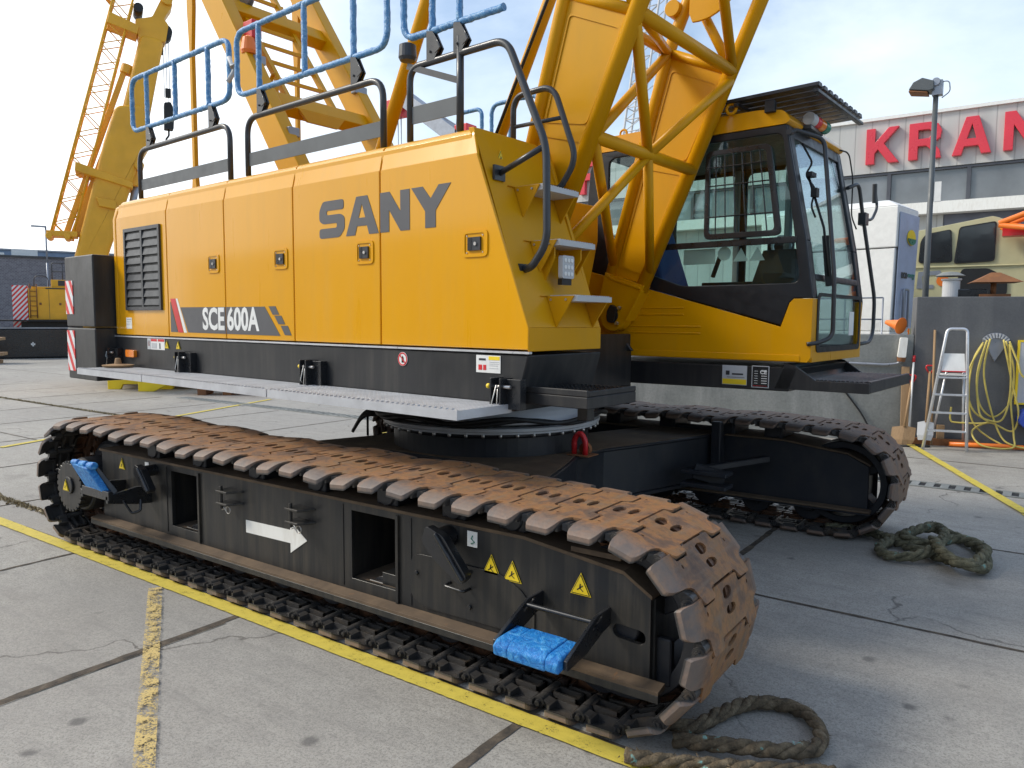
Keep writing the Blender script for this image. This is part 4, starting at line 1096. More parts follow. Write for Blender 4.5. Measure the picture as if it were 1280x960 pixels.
# far side housing under the far rails
g = G(); g.prism([(-3.3, 1.54), (-.4, 1.54), (-.4, 2.7), (-.5, 2.76), (-3.3, 2.76)], 'y', .75, 1.4); up(g, 'engine_cover', 'yellow', crane, bevel=.02, label='yellow machinery housing on the far side')
g = G()
g.m(0).tube(fillet([(.47, RY, 2.76), (.47, RY, 3.19), (1.22, RY, 3.19), (1.49, RY, 2.6), (1.50, RY, 2.1), (1.40, RY, 1.98), (1.335, -1.285, 1.97)], .09, 8), .0205, 12)
g.tube([(.88, RY, 2.76), (.88, RY, 3.28)], .022, 12); g.tube([(1.48, RY, 2.6), (1.16, -1.28, 2.50)], .016, 10)
g.m(1).box(.48, .87, RY - .004, RY + .004, 2.86, 2.96)
g.m(0).box(1.33, 1.345, -1.33, -1.24, 1.93, 2.0); g.box(1.15, 1.165, -1.33, -1.24, 2.46, 2.54); g.bar((.46, RY, 3.20), (.88, RY, 3.04), .03, .035)
hr = up(g, 'handrail', ['rail', 'rail_plate'], crane, label='long black handrail bending down beside the steps')
g = G(); g.m(0).lathe([(.045, 0), (.055, .02), (.05, .09), (.03, .10)], (.45, RY, 3.235), 'z', 18); up(g, 'swivel_cap', 'rail', hr)
g = G(); yy = -.85
g.tube(fillet([(.9, yy, 2.74), (.9, yy, 3.05), (1.2, yy, 3.06), (1.37, yy, 2.62), (1.25, yy, 2.46), (1.16, yy, 2.49)], .09, 7), .018, 12); g.tube([(.9, yy, 2.87), (1.27, yy, 2.87)], .012, 10)
up(g, 'handrail', 'rail', crane, label='small looped black handrail at the top of the steps')

# boom
LD = .447; lx = lambda z: .99 + LD * (z - 1.98)
ux = lambda z: .68 + .2875 * (z - 2.06) if z < 3.66 else 1.14 + LD * (z - 3.66)
HW = .65; YV = Vector
g = G()
zs_l = [2.79, 3.43, 4.25, 5.0, 5.8, 6.6]; zs_u = [3.66, 4.45, 5.3, 6.2]
for y in (-HW, HW):
    g.tube([(.95, y, 1.93), (lx(6.8), y, 6.8)], .052, 16); g.tube([(.675, y, 2.03), (ux(3.66), y, 3.66), (ux(6.9), y, 6.9)], .047, 16)
boom = up(g, 'boom', 'boom_yellow', crane, label='yellow lattice boom with plated foot section')
def strut(a, b, r=.034):
    gb.tube([a, b], r, 12)
for y in (-HW, HW):
    g = G(); g.prism([(.70, 2.06), (.985, 1.98), (lx(3.42), 3.42), (ux(3.64), 3.64)], 'y', y - .008, y + .008)
    g.bar((ux(2.06) + .05, y, 2.07), (ux(3.62) + .055, y, 3.55), .008, .028, (1, 0, 0)) if 0 else None
    for s_ in (-1, 1):
        yy = y + s_ * .0105
        ins = [(.765, 2.13), (.985, 2.06), (lx(2.78) - .075, 2.76), (ux(2.85) + .075, 2.84)]
        ins2 = [(ux(2.95) + .07, 2.93), (lx(2.85) - .075, 2.87), (lx(3.35) - .075, 3.36), (ux(3.55) + .07, 3.52)]
        for q in (ins, ins2):
            outer = [(p[0] + (sum(k[0] for k in q) / 4 - p[0]) * -.07, p[1] + (sum(k[1] for k in q) / 4 - p[1]) * -.03) for p in q]
            g.prism(fillet2(outer, .03), 'y', min(yy, yy + s_ * .004), max(yy, yy + s_ * .004), [fillet2(q, .03)])
    g.tube([(lx(3.43), y, 3.43), (ux(3.66), y, 3.66)], .035, 12)
    up(g, 'side_plate', 'boom_yellow', boom)
    # foot
    g = G(); fp = [(.66, 2.08), (1.005, 1.965), (.985, 1.93), (.845, 1.70)] + circ(.735, 1.735, .115, 10, -.35, -PI + .25) + [(.60, 1.86)]
    g.prism(fp, 'y', y - .055, y + .055)
    g.box(.67, .70, y - .06, y + .06, 2.04, 2.06)
    g.bar((.70, y - .058, 2.035), (.975, y - .058, 1.945), .01, .02)
    g.bar((.99, y, 1.93), (.855, y, 1.70), .135, .016, (1, 0, .5))
    ft = up(g, 'boom_foot', 'boom_yellow', boom, bevel=.006)
    g = G(); g.m(0).prism(fillet2([(.70, 1.69), (.76, 1.68), (.785, 1.80), (.73, 1.83), (.695, 1.77)], .02), 'y', y - .085, y - .0555)
    g.m(1).cyl((.80, y - .08, 1.80), (.80, y - .055, 1.80), .016, 6); g.cyl((.78, y - .08, 1.68), (.78, y - .055, 1.68), .016, 6)
    g.m(0).cyl((.735, y - .07, 1.74), (.735, y + .2, 1.74), .05, 20)
    up(g, 'pin', ['rubber', 'steel'], ft, bevel=.003)
gb = G()
for z in zs_l: strut((lx(z), -HW, z), (lx(z), HW, z), .04)
mid = (lx(2.79), 0, 2.79)
for s_ in (-1, 1):
    strut((lx(3.40), s_ * HW, 3.37), mid); strut(mid, (lx(2.06), s_ * HW, 2.06))
    for a, b in ((3.43, 4.25), (4.25, 5.0), (5.0, 5.8), (5.8, 6.6)):
        strut((lx(a), s_ * HW, a), (lx(b), -s_ * HW, b)) if s_ > 0 else None
        strut((lx(a), s_ * HW, a), (ux(b - .2 + .0), s_ * HW, b - .2))
for a, b in ((3.66, 4.45), (4.45, 5.3), (5.3, 6.2)):
    strut((ux(a), -HW, a), (ux(b), HW, b)); strut((ux(a), -HW, a), (ux(a), HW, a))
    for y in (-HW, HW): strut((ux(b), y, b), (lx(b), y, b), .03)
strut((lx(2.79), -HW, 2.79), (ux(3.66), HW, 3.66)); strut((lx(2.79), -HW, 2.79), (.70, HW, 2.14))
strut((lx(3.43), -HW, 3.43), (ux(3.66), HW, 3.66), .03)
up(gb, 'lattice_brace', 'boom_yellow', boom)
g = G(); g.cyl((1.20, HW - .08, 3.94), (1.20, HW + .08, 3.94), .058, 24); g.prism([(1.36, 4.3), (1.345, 3.86)] + circ(1.42, 4.12, .33, 14, -PI / 2 - .15, .3) + [(1.75, 4.35)], 'y', .55, .57)
up(g, 'sheave_plate', 'boom_yellow', boom, bevel=.004)
# backstops and rope
for y in (-.6, .6):
    g = G(); d = (Vector((-.09, y, 3.95)) - Vector((-.585, y, 2.99))); a = Vector((-.585, y, 2.99)) - d * .9; b = a + d * 4.4
    g.cyl(a, b, .052, 18); g.cyl(a - d * .1, a, .08, 12); up(g, 'boom_backstop', 'boom_yellow', crane)
g = G(); g.cyl((-1.1, .5, 2.0), (1.6, .5, 6.9), .014, 8); up(g, 'hoist_rope', 'rubber', crane)
# gantry
gx = lambda z: -1.75 - (z - 3.03) / 1.43
g = G()
for y in (-.6, .6):
    g.bar((gx(2.2), y, 2.2), (gx(6.0), y, 6.0), .14, .25, (1, 0, .7))
gan = up(g, 'gantry', 'boom_yellow', crane, bevel=.012, label='yellow leaning gantry frame behind the boom')
for z in (3.63, 4.60, 5.6):
    g = G(); g.bar((gx(z), -.6, z), (gx(z), .6, z), .16, .13, (1, 0, .7)); cb = up(g, 'cross_beam', 'boom_yellow', gan, bevel=.01)
    if z < 4: g = G(); g.prism([(-.30, 3.60), (.22, 3.60), (.14, 3.50), (-.20, 3.50)], 'x', gx(3.63) + .07, gx(3.63) + .1); up(g, 'gusset', 'boom_yellow', gan, bevel=.004)
g = G()
for y, r in ((-.3, .03), (.22, .03)): g.bar((gx(3.65), y, 3.65), (gx(5.5), y - .12, 5.5), .05, .05)
for k in range(9): z = 3.72 + k * .19; g.bar((gx(z), -.3, z), (gx(z), .2, z), .03, .03)
up(g, 'ladder', 'boom_yellow', gan)
g = G(); g.tube(ringpts((gx(3.9) + .1, -.42, 3.86), .05, 'y', 18)[:-1], .018, 10, closed=True); g.box(gx(3.9) + .06, gx(3.9) + .12, -.45, -.39, 3.74, 3.82); up(g, 'lifting_lug', 'boom_yellow', gan)
g = G(); g.lathe([(.10, 0), (.12, .02), (.09, .03), (.09, .06), (.12, .07), (.10, .09)], (gx(4.75) + .05, -.35, 4.78), 'y', 24); up(g, 'sheave', 'hydraulic_grey', gan)
g = G(); g.lathe([(.06, 0), (.07, .03), (.05, .14), (.02, .16)], (gx(4.2) + .22, -.62, 4.05), 'z', 16); up(g, 'warning_beacon', 'orange', gan)
g = G(); g.box(gx(4.2) + .1, gx(4.2) + .25, -.6, -.5, 4.2, 4.36); up(g, 'junction_box', 'red', gan, bevel=.01)
g = G()
for z in (3.3, 4.0): 
    g.box(gx(z) + .1, gx(z) + .17, -.61, -.5, z - .04, z + .04); g.box(gx(z) + .1, gx(z) + .17, .5, .66, z - .04, z + .04)
up(g, 'rubber_pad', 'hydraulic_grey', gan, bevel=.01)
g = G()
for y in (-.6, .6):
    g.prism([(-3.42, 2.2), (-3.32, 2.2), (-3.32, 2.95), (-3.345, 3.15), (-3.345, 4.3), (-3.31, 4.7), (-3.31, 6.0), (-3.42, 6.0), (-3.42, 4.7), (-3.395, 4.3), (-3.395, 3.15), (-3.42, 2.95)], 'y', y - .02, y + .02)
up(g, 'gantry_link', 'boom_yellow', gan, bevel=.004)
# winch housing between boom foot and covers
g = G(); g.prism([(-.1, 1.5), (.55, 1.5), (.72, 2.3), (.72, 2.56), (-.1, 2.56)], 'y', .60 - 1.0, .40); g.box(-.2, .35, .5, .7, 1.5, 2.62)
wh = up(g, 'winch_housing', 'yellow_face', crane, bevel=.02)

# ------------------------------------------------------------------ cab
CY, CY2 = .72, 1.88
g = G()
side = [(.42, 1.42), (2.215, 1.42), (2.22, 1.88), (2.16, 2.25), (2.0, 3.04), (.46, 3.04), (.40, 2.6), (.40, 2.12)]
frontx = lambda z: 2.22 if z < 1.88 else (2.22 - (z - 1.88) * (.06 / .37) if z < 2.25 else 2.16 - (z - 2.25) * (.16 / .79))
# black near side panel with window openings, yellow lower panel
blk = [(.40, 2.115), (1.04, 1.935), (2.01, 1.675), (2.065, 1.835), (2.095, 1.86), (2.222, 1.86), (2.16, 2.26), (2.0, 3.035), (.48, 3.035), (.42, 2.9), (.39, 2.5)]
win = fillet2([(.60, 2.98), (1.975, 2.98), (2.13, 1.965), (1.26, 1.96), (.95, 2.07), (.60, 2.17)], .06)
g.m(0).prism(blk, 'y', CY, CY + .03, [win])
dwin = fillet2([(1.25, 2.97), (1.965, 2.97), (2.12, 2.1), (2.15, 1.86), (2.15, 1.52), (1.25, 1.52)], .06); rwin = fillet2([(.58, 2.97), (1.15, 2.97), (1.15, 2.0), (.58, 2.0)], .06)
g.prism([(.42, 1.43), (2.2, 1.43)] + blk[5:], 'y', CY2 + .04, CY2 + .07, [dwin, rwin])
g.m(0)
# front frame: bars following the windscreen rake
def fbar(y0, y1, z0, z1, th=.04, off=.0, mk=0):
    g.m(mk).hexa([(frontx(z0) - th + off, y0, z0), (frontx(z0) + off, y0, z0), (frontx(z0) + off, y1, z0), (frontx(z0) - th + off, y1, z0),
            (frontx(z1) - th + off, y0, z1), (frontx(z1) + off, y0, z1), (frontx(z1) + off, y1, z1), (frontx(z1) - th + off, y1, z1)])
yA, yB = CY + .001, CY2 + .069
for (a, b) in ((1.861, 2.25), (2.25, 3.04)):
    fbar(yA + .03, yA + .115, a, b); fbar(yB - .1, yB - .03, a, b)
fbar(yA + .11, yB - .1, 2.955, 3.04); fbar(yA + .115, yB - .1, 1.985, 2.03, .03)
g.box(.40, .44, CY + .031, CY2 + .039, 1.44, 2.4); g.box(.42, .46, CY + .031, CY + .13, 2.4, 3.03); g.box(.42, .46, CY2 - .06, CY2 + .039, 2.4, 3.03)
cabf = up(g, 'cab', ['cab_black'], crane, bevel=.008, label='operator cab with black frame and yellow lower panels')
g = G()
low = [(.42, 1.425), (2.2, 1.425), (2.222, 1.46), (2.222, 1.858), (2.095, 1.857), (2.068, 1.83), (2.012, 1.665), (1.04, 1.928), (.42, 2.105)]
g.prism(low, 'y', CY - .004, CY + .028)
g.box(2.185, 2.222, CY + .0285, CY2 + .0395, 1.425, 1.50); g.box(2.185, 2.222, CY + .0285, CY + .115, 1.5, 1.858); g.box(2.185, 2.222, CY2 - .03, CY2 + .0395, 1.5, 1.858)
for (x0, x1, z) in ((.78, 1.28, 1.80), (.78, 1.28, 1.75), (.80, 1.42, 1.66), (.80, 1.42, 1.61)): g.cyl((x0, CY - .004, z), (x1, CY - .004, z), .007, 6)
g.box(.44, 2.15, CY - .009, CY - .003, 1.43, 1.475)
up(g, 'lower_panel', 'yellow', cabf, bevel=.006)
g = G(); g.prism(fillet2([(.42, 3.036), (2.0, 3.036), (2.03, 3.06), (1.98, 3.13), (1.8, 3.155), (.6, 3.15), (.44, 3.11)], .03), 'y', CY - .005, CY2 + .06)
rf = up(g, 'cab_roof', 'yellow', cabf, bevel=.03, seg=3)
g = G()
g.prism(win, 'y', CY + .012, CY + .017); up(g, 'cab_window', 'glass', cabf); g = G(); g.prism(dwin, 'y', CY2 + .05, CY2 + .055); up(g, 'cab_window', 'glass', cabf); g = G(); g.prism(rwin, 'y', CY2 + .05, CY2 + .055)
up(g, 'cab_window', 'glass', cabf)
g = G()
fbar(yA + .11, yB - .095, 2.02, 2.25, .006, -.012); fbar(yA + .11, yB - .095, 2.25, 2.96, .006, -.012); fbar(yA + .11, yB - .095, 1.87, 1.99, .006, -.012); 
g.hexa([(2.205, yA + .11, 1.5), (2.211, yA + .11, 1.5), (2.211, yB - .095, 1.5), (2.205, yB - .095, 1.5), (2.205, yA + .11, 1.871), (2.211, yA + .11, 1.871), (2.211, yB - .095, 1.871), (2.205, yB - .095, 1.871)])
up(g, 'windscreen', 'windscreen', cabf)
# black border around the lower pane
g = G()
P = fillet2([(yA + .09, 1.49), (yB - .075, 1.49), (yB - .075, 1.90), (yA + .09, 1.90)], .05); Q = fillet2([(yA + .13, 1.53), (yB - .115, 1.53), (yB - .115, 1.875), (yA + .13, 1.875)], .04)
g.prism(P, 'x', 2.2225, 2.228, [Q]); up(g, 'window_seal', 'rubber', cabf)
# sliding window frame with bars
g = G(); f0 = [(1.43, 2.29), (2.0, 2.29), (1.905, 2.92), (1.43, 2.92)]; ctr = (1.69, 2.6)
inn = [(1.465, 2.33), (1.95, 2.33), (1.87, 2.885), (1.465, 2.885)]
g.prism(fillet2(f0, .05), 'y', CY - .018, CY + .004, [fillet2(inn, .03)])
g.box(.6, 2.1, CY - .004, CY + .008, 2.235, 2.28)
for i in range(6):
    t = (i + .7) / 6.4; xa = 1.465 + (1.95 - 1.465) * t; xb = 1.465 + (1.87 - 1.465) * t; g.cyl((xa, CY - .012, 2.32), (xb, CY - .012, 2.89), .0055, 6)
for z in (2.45, 2.67, 2.80): g.cyl((1.45, CY - .016, z), (1.96 - (z - 2.3) * .14, CY - .016, z), .0055, 6)
up(g, 'window_guard', 'gloss_black', cabf, bevel=.004)
# roof guard
g = G()
for i in range(9):
    y = .66 + i * .119; g.hexa([(1.15, y, 3.215), (2.22, y, 3.235), (2.22, y + .095, 3.235), (1.15, y + .095, 3.215), (1.15, y + .02, 3.245), (2.22, y + .02, 3.265), (2.22, y + .075, 3.265), (1.15, y + .075, 3.245)])
for x in (1.2, 1.65, 2.19): g.box(x, x + .035, .65, 1.72, 3.19, 3.213)
g.box(1.18, 1.26, .70, .75, 3.15, 3.2); g.box(1.86, 1.93, .68, .72, 3.12, 3.2); g.box(1.86, 1.93, 1.6, 1.64, 3.12, 3.2)
up(g, 'roof_guard', 'cab_black', cabf, bevel=.003, seg=1)
g = G(); g.tube(ringpts((1.62, .69, 3.19), .035, 'y', 18)[:-1], .011, 8, closed=True); g.tube(ringpts((.68, .80, 3.18), .03, 'y', 18)[:-1], .009, 8, closed=True); up(g, 'lifting_lug', 'boom_yellow', rf)
# beacon lying on the roof edge: white, red, amber, green
g = G(); b0 = Vector((2.06, .98, 3.115)); dv = Vector((.03, .30, -.02))
for k, (a, b, r, mk) in enumerate(((0, .27, .045, 0), (.27, .5, .042, 1), (.5, .76, .042, 2), (.76, 1.0, .042, 3))): g.m(mk).cyl(b0 + dv * a, b0 + dv * (b - .02), r, 18)
g.m(4).box(2.0, 2.08, .985, 1.25, 3.04, 3.075)
up(g, 'indicator_lamp', ['label_grey', 'red', 'amber', 'green', 'gloss_black'], rf, bevel=.006)
# interior
g = G(); g.m(0)
g.box(.5, 2.1, CY + .05, CY2, 1.44, 1.5); g.box(1.55, 2.0, 1.0, 1.12, 1.5, 1.72); g.box(.46, .6, CY + .06, CY2, 1.5, 2.2)
g.box(.5, 1.95, CY + .05, CY2 + .02, 3.0, 3.03); g.m(0).box(1.0, 1.5, .82, .98, 1.5, 1.9); g.box(1.0, 1.5, 1.6, 1.74, 1.5, 2.03); g.box(1.66, 1.74, 1.65, 1.75, 1.5, 2.25); g.box(1.6, 1.8, 1.5, 1.56, 2.1, 2.34)
g.cyl((1.42, .9, 2.03), (1.48, .9, 2.2), .018, 8); g.cyl((1.45, 1.66, 2.03), (1.5, 1.66, 2.2), .018, 8); g.m(0).hexa([(1.62, CY + .05, 1.52), (2.1, CY + .05, 1.52), (2.1, CY + .2, 1.52), (1.62, CY + .2, 1.52), (1.85, CY + .05, 2.2), (2.08, CY + .05, 2.2), (2.08, CY + .2, 2.2), (1.85, CY + .2, 2.2)])
g.m(1).box(1.98, 2.02, .80, .86, 1.9, 2.9); g.box(1.15, 1.2, CY2 - .0, CY2 + .03, 2.0, 3.0)
inn_ = up(g, 'cab_interior', ['dark_inside', 'pale_inside'], cabf, bevel=.01)
g = G(); g.m(0).hexa([(.80, 1.05, 1.78), (1.35, 1.05, 1.85), (1.35, 1.55, 1.85), (.80, 1.55, 1.78), (.78, 1.05, 1.92), (1.33, 1.07, 1.98), (1.33, 1.53, 1.98), (.78, 1.55, 1.92)])
g.hexa([(.80, 1.05, 1.9), (.95, 1.05, 1.9), (.95, 1.55, 1.9), (.80, 1.55, 1.9), (.62, 1.1, 2.55), (.74, 1.1, 2.57), (.74, 1.5, 2.57), (.62, 1.5, 2.55)]); g.m(1).box(.62, .72, 1.18, 1.42, 2.56, 2.78)
up(g, 'operator_seat', ['blue_seat', 'dark_inside'], cabf, bevel=.03, seg=3)
g = G(); g.box(2.212, 2.2135, 1.62, 1.74, 1.60, 1.78); up(g, 'paper_notice', 'white', cabf)
g = G(); g.tube(ringpts((1.78, 1.32, 2.28), .07, 'y', 14)[:-1], .012, 8, closed=True); g.prism([(1.64, 2.13), (1.75, 2.13), (1.695, 2.225)], 'y', CY + .035, CY + .038) ; g.prism([(1.76, 2.13), (1.87, 2.13), (1.815, 2.225)], 'y', CY + .035, CY + .038); g.prism(circ(1.57, 2.19, .05, 20), 'y', CY + .035, CY + .038); g.prism([(1.25, 2.12), (1.50, 2.12), (1.50, 2.23), (1.25, 2.23)], 'y', CY + .035, CY + .038)
up(g, 'dashboard_papers', 'white', cabf)
# handrails, mirror, wiper
g = G(); g.tube(fillet([(2.04, .70, 2.96), (2.06, .72, 2.985), (2.21, .86, 2.93), (2.33, .80, 2.0), (2.33, .82, 1.60), (2.26, .74, 1.56), (2.2, .70, 1.55)], .06, 7), .0145, 10); g.cyl((2.04, .66, 2.965), (2.04, .70, 2.965), .02, 10)
up(g, 'cab_handrail', 'rail', cabf)
g = G(); g.tube(fillet([(2.08, 1.90, 2.76), (2.10, 2.14, 2.83), (2.12, 2.2, 2.6), (2.20, 2.38, 1.9), (2.2, 2.38, 1.62), (2.2, 2.28, 1.535), (2.18, 1.94, 1.52)], .08, 7), .0155, 10)
hb = up(g, 'cab_handrail', 'rail', cabf)
g = G(); g.tube(fillet([(2.12, 2.24, 2.55), (2.14, 2.42, 2.56), (2.14, 2.58, 2.68), (2.12, 2.56, 2.84)], .06, 6), .012, 10); g.cyl((2.12, 2.56, 2.72), (2.12, 2.545, 2.88), .02, 12); g.box(2.09, 2.15, 2.19, 2.29, 2.50, 2.60)
up(g, 'mirror_arm', 'rail', hb, bevel=.004)
g = G(); g.tube([(2.09, .92, 2.72), (2.20, .96, 2.35), (2.24, .98, 2.02)], .009, 8); g.bar((2.2, 1.0, 2.3), (2.235, 1.01, 1.95), .015, .045); g.tube(fillet([(2.05, .90, 2.93), (2.11, .95, 2.8), (2.07, .93, 2.72), (2.13, .97, 2.62), (2.12, .92, 2.5), (2.15, .93, 2.42)], .03), .007, 6)
g.box(2.09, 2.13, .88, .98, 2.70, 2.73); g.box(2.12, 2.16, .90, .96, 2.56, 2.62)
up(g, 'wiper', 'rubber', cabf)
g = G(); g.tube(fillet([(2.0, 1.80, 3.06), (2.06, 1.97, 3.05), (2.09, 2.0, 2.85), (2.09, 2.0, 2.55), (2.12, 2.05, 2.45)], .05), .006, 6); up(g, 'cable', 'rubber', cabf)
# base step of the cab
g = G()
g.prism([(1.98, 1.235), (2.60, 1.235), (2.60, 1.305), (2.26, 1.305), (2.12, 1.40), (2.05, 1.415)], 'y', CY - .0, CY + .025); g.prism([(1.98, 1.235), (2.60, 1.235), (2.60, 1.305), (2.26, 1.305), (2.12, 1.40), (2.05, 1.415)], 'y', 1.86, 1.885)
g.box(2.02, 2.59, CY + .026, 1.859, 1.236, 1.285); g.box(2.575, 2.60, CY + .026, 1.859, 1.2365, 1.315); g.hexa([(2.03, CY + .026, 1.3), (2.15, CY + .026, 1.3), (2.15, 1.859, 1.3), (2.03, 1.859, 1.3), (2.03, CY + .026, 1.41), (2.06, CY + .026, 1.41), (2.06, 1.859, 1.41), (2.03, 1.859, 1.41)])
for i in range(14): x = 2.17 + i * .028; g.box(x, x + .012, CY + .05, 1.84, 1.286, 1.31)
up(g, 'cab_step', 'black', crane, bevel=.004, seg=1, label='black serrated step in front of the cab')
# plates on the base
def plate2(x0, x1, z0, z1, items, base, parent=deck): plate(x0, x1, z0, z1, parent, items, base, .718)
plate2(1.60, 1.785, 1.245, 1.385, [(.02, .98, .03, .3, 'label_yellow'), (.15, .3, .5, .72, 'rail'), (.4, .85, .52, .6, 'rail'), (.2, .9, .38, .4, 'rail')], 'label_grey')
plate2(1.82, 1.945, 1.235, 1.39, [(.05, .95, .04, .96, 'gloss_black'), (.1, .9, .06, .1, 'red')] , 'label_grey')
g = G(); g.text('CE', fm((1.905, .7135, 1.345)), .04, .0003, .001)
for i in range(6): g.box(1.84, 1.865, .7137, .7141, 1.265 + i * .017, 1.268 + i * .017); g.box(1.89, 1.93, .7137, .7141, 1.265 + i * .017, 1.270 + i * .017)
up(g, 'lettering', 'white', deck)

# ------------------------------------------------------------------ yard wall and what leans on it (local x along the wall, -y towards the crane)
WA = math.atan2(.388, 1.501); WP = (-1.628, 11.88, 0)
def wl(g, name, mats, parent=None, **k):
    if parent is None: return g.build(name, mats, None, rotz=WA, loc=WP, **k)
    return g.build(name, mats, parent, **k)
g = G(); g.box(-4.6, .155, 0, .35, -.1, 1.53); tag(wl(g, 'concrete_wall', 'low_wall', bevel=.012), 'low weathered concrete yard wall seen below the cab', 'wall')
g = G(); g.box(.16, 9, -.02, .4, -.1, 2.06); tag(wl(g, 'concrete_wall', 'wall', bevel=.012), 'tall dark grey wall with ladder and hose in front of it', 'wall')
# chimneys
g = G(); g.lathe([(.10, 0), (.11, .02), (.11, .24), (.13, .25), (.13, .27)], (.62, .28, 2.05), 'z', 24); v1 = wl(g, 'roof_vent', 'label_grey'); tag(v1, 'pale round vent pipe with a dented cap on the wall top', 'vent')
g = G(); g.lathe([(.16, .30), (.19, .31), (.10, .36), (.02, .37)], (.60, .28, 2.05), 'z', 20); wl(g, 'vent_cap', 'low_wall', v1)
g = G(); g.cyl((1.14, .3, 2.05), (1.14, .3, 2.30), .035, 14); g.hexa([(.86, .05, 2.26), (1.44, .05, 2.26), (1.44, .55, 2.26), (.86, .55, 2.26), (1.10, .26, 2.40), (1.20, .26, 2.40), (1.20, .34, 2.40), (1.10, .34, 2.40)]); g.box(.95, 1.32, .15, .5, 2.05, 2.10)
tag(wl(g, 'roof_vent', 'rust_red'), 'rusty vent with a pyramid cap on the wall top', 'vent')
g = G(); g.box(.64, 1.06, .2, .55, 2.05, 2.17); tag(wl(g, 'cable_box', 'gloss_black', bevel=.01), 'low black box between the two vents on the wall', 'box')
# pipe and grey outlet on the low wall
g = G(); g.m(0).prism(fillet2([(-.055, 1.21), (.05, 1.21), (.065, 1.49), (-.03, 1.49)], .02), 'y', -.10, -.005); g.m(1).cyl((-.005, -.05, 1.15), (-.0, -.05, 1.21), .05, 16, r2=.06)
tag(wl(g, 'pipe_outlet', ['white_worn', 'rust_red'], bevel=.008), 'white boxed pipe outlet with rusty end on the low wall', 'pipe')
g = G(); g.tube(fillet([(-1.6, -.03, 1.14), (-.2, -.03, 1.10), (-.05, -.03, 1.12), (0, -.05, 1.16)], .05), .018, 8); tag(wl(g, 'conduit', 'hydraulic_grey'), 'thin grey conduit running along the low wall', 'conduit')
g = G(); g.tube(fillet([(-.95, -.02, .95), (-.75, -.02, .75), (-.45, -.03, .35), (-.30, -.08, .02), (.0, -.25, .012), (.35, -.3, .012), (.36, -.4, .012), (-.1, -.5, .012)], .2), .012, 8); tag(wl(g, 'cable', 'rubber'), 'black cable hanging down the wall onto the ground', 'cable')
# traffic cone lying on the low wall
g = G(); g.m(0).lathe([(.12, -.01), (.12, .0), (.085, .012), (.03, .24), (.02, .24)], (0, 0, 0), 'y', 24)
o = g.build('traffic_cone', ['orange', 'white'], None, bevel=.004); o.location = (-1.66, 11.92, 1.655); o.rotation_euler = (math.radians(12), 0, math.radians(62)); tag(o, 'orange traffic cone lying on top of the low wall', 'traffic cone')
# spade, shovels, plank, sticks
def shovel(x0, z0, x1, z1, label, pale=False, head=.13, yy=-.12):
    t = thing('shovel', label, 'shovel', WP, WA)
    top = Vector((x1, -.08, z1)); bot = Vector((x0, yy - .22, z0)); d = (top - bot).normalized()
    g = G(); g.tube([bot + d * .24, top], .017, 10); g.build('shaft', 'wood' , t)
    g = G(); a = bot + d * .26
    n_ = Vector((1, 0, 0)); u = d.cross(n_)
    def P(s_, l, k): return a - d * l + n_ * s_ + u * k
    w_ = head
    rows = [(.02, 0, .0), (w_, .02, .02), (w_, .2, .0), (w_ * .8, .27, .01)]
    vs = []
    for s_, l, k in rows: vs.append([g.bm.verts.new(P(-s_, l, k)), g.bm.verts.new(P(0, l, k - .025)), g.bm.verts.new(P(s_, l, k))])
    for i in range(3):
        for j in range(2): g._face([vs[i][j], vs[i][j + 1], vs[i + 1][j + 1], vs[i + 1][j]])
    o = g.build('blade', 'wood' if not pale else 'label_grey', t); s = o.modifiers.new('s', 'SOLIDIFY'); s.thickness = .006
    g = G(); g.tube(fillet([top + Vector((-.012, 0, -.02)), top + Vector((-.05, 0, .05)), top + Vector((-.045, 0, .085)), top + Vector((.045, 0, .085)), top + Vector((.05, 0, .05)), top + Vector((.012, 0, -.02))], .02), .011, 8)
    g.build('grip', 'red', t); return t
shovel(.02, .02, .14, .88, 'spade with wide brown blade leaning by the wall corner, red grip', head=.15)
shovel(.30, .10, .36, 1.02, 'narrow shovel with red grip standing left of the ladder', True, head=.10)
g = G(); g.hexa([(.02, -.16, .01), (.12, -.16, .01), (.12, -.12, .01), (.02, -.12, .01), (.01, -.05, 1.08), (.11, -.05, 1.08), (.11, -.022, 1.08), (.01, -.022, 1.08)]); tag(wl(g, 'plank', 'wood', bevel=.004), 'short plank leaning at the corner where the walls meet', 'plank')
g = G(); g.m(0).cyl((.11, -.26, .02), (.155, -.05, 1.15), .014, 8); g.m(1).cyl((.155, -.05, 1.15), (.16, -.045, 1.24), .02, 8); tag(wl(g, 'broom_handle', ['white', 'red']), 'thin white pole with red top beside the spade', 'pole')
g = G(); g.cyl((.40, -.22, .02), (.40, -.04, 1.60), .016, 8); tag(wl(g, 'stick', 'wood'), 'long thin wooden stick leaning behind the ladder', 'stick')
g = G(); g.box(.48, .57, -.12, -.05, 0, .28); tag(wl(g, 'wood_block', 'wood'), 'short upright wooden offcut behind the ladder', 'wood block')
g = G(); g.box(.1, 1.0, -.16, -.06, 0, .09); tag(wl(g, 'timber', 'rust_red'), 'dark timber lying at the foot of the wall', 'timber')
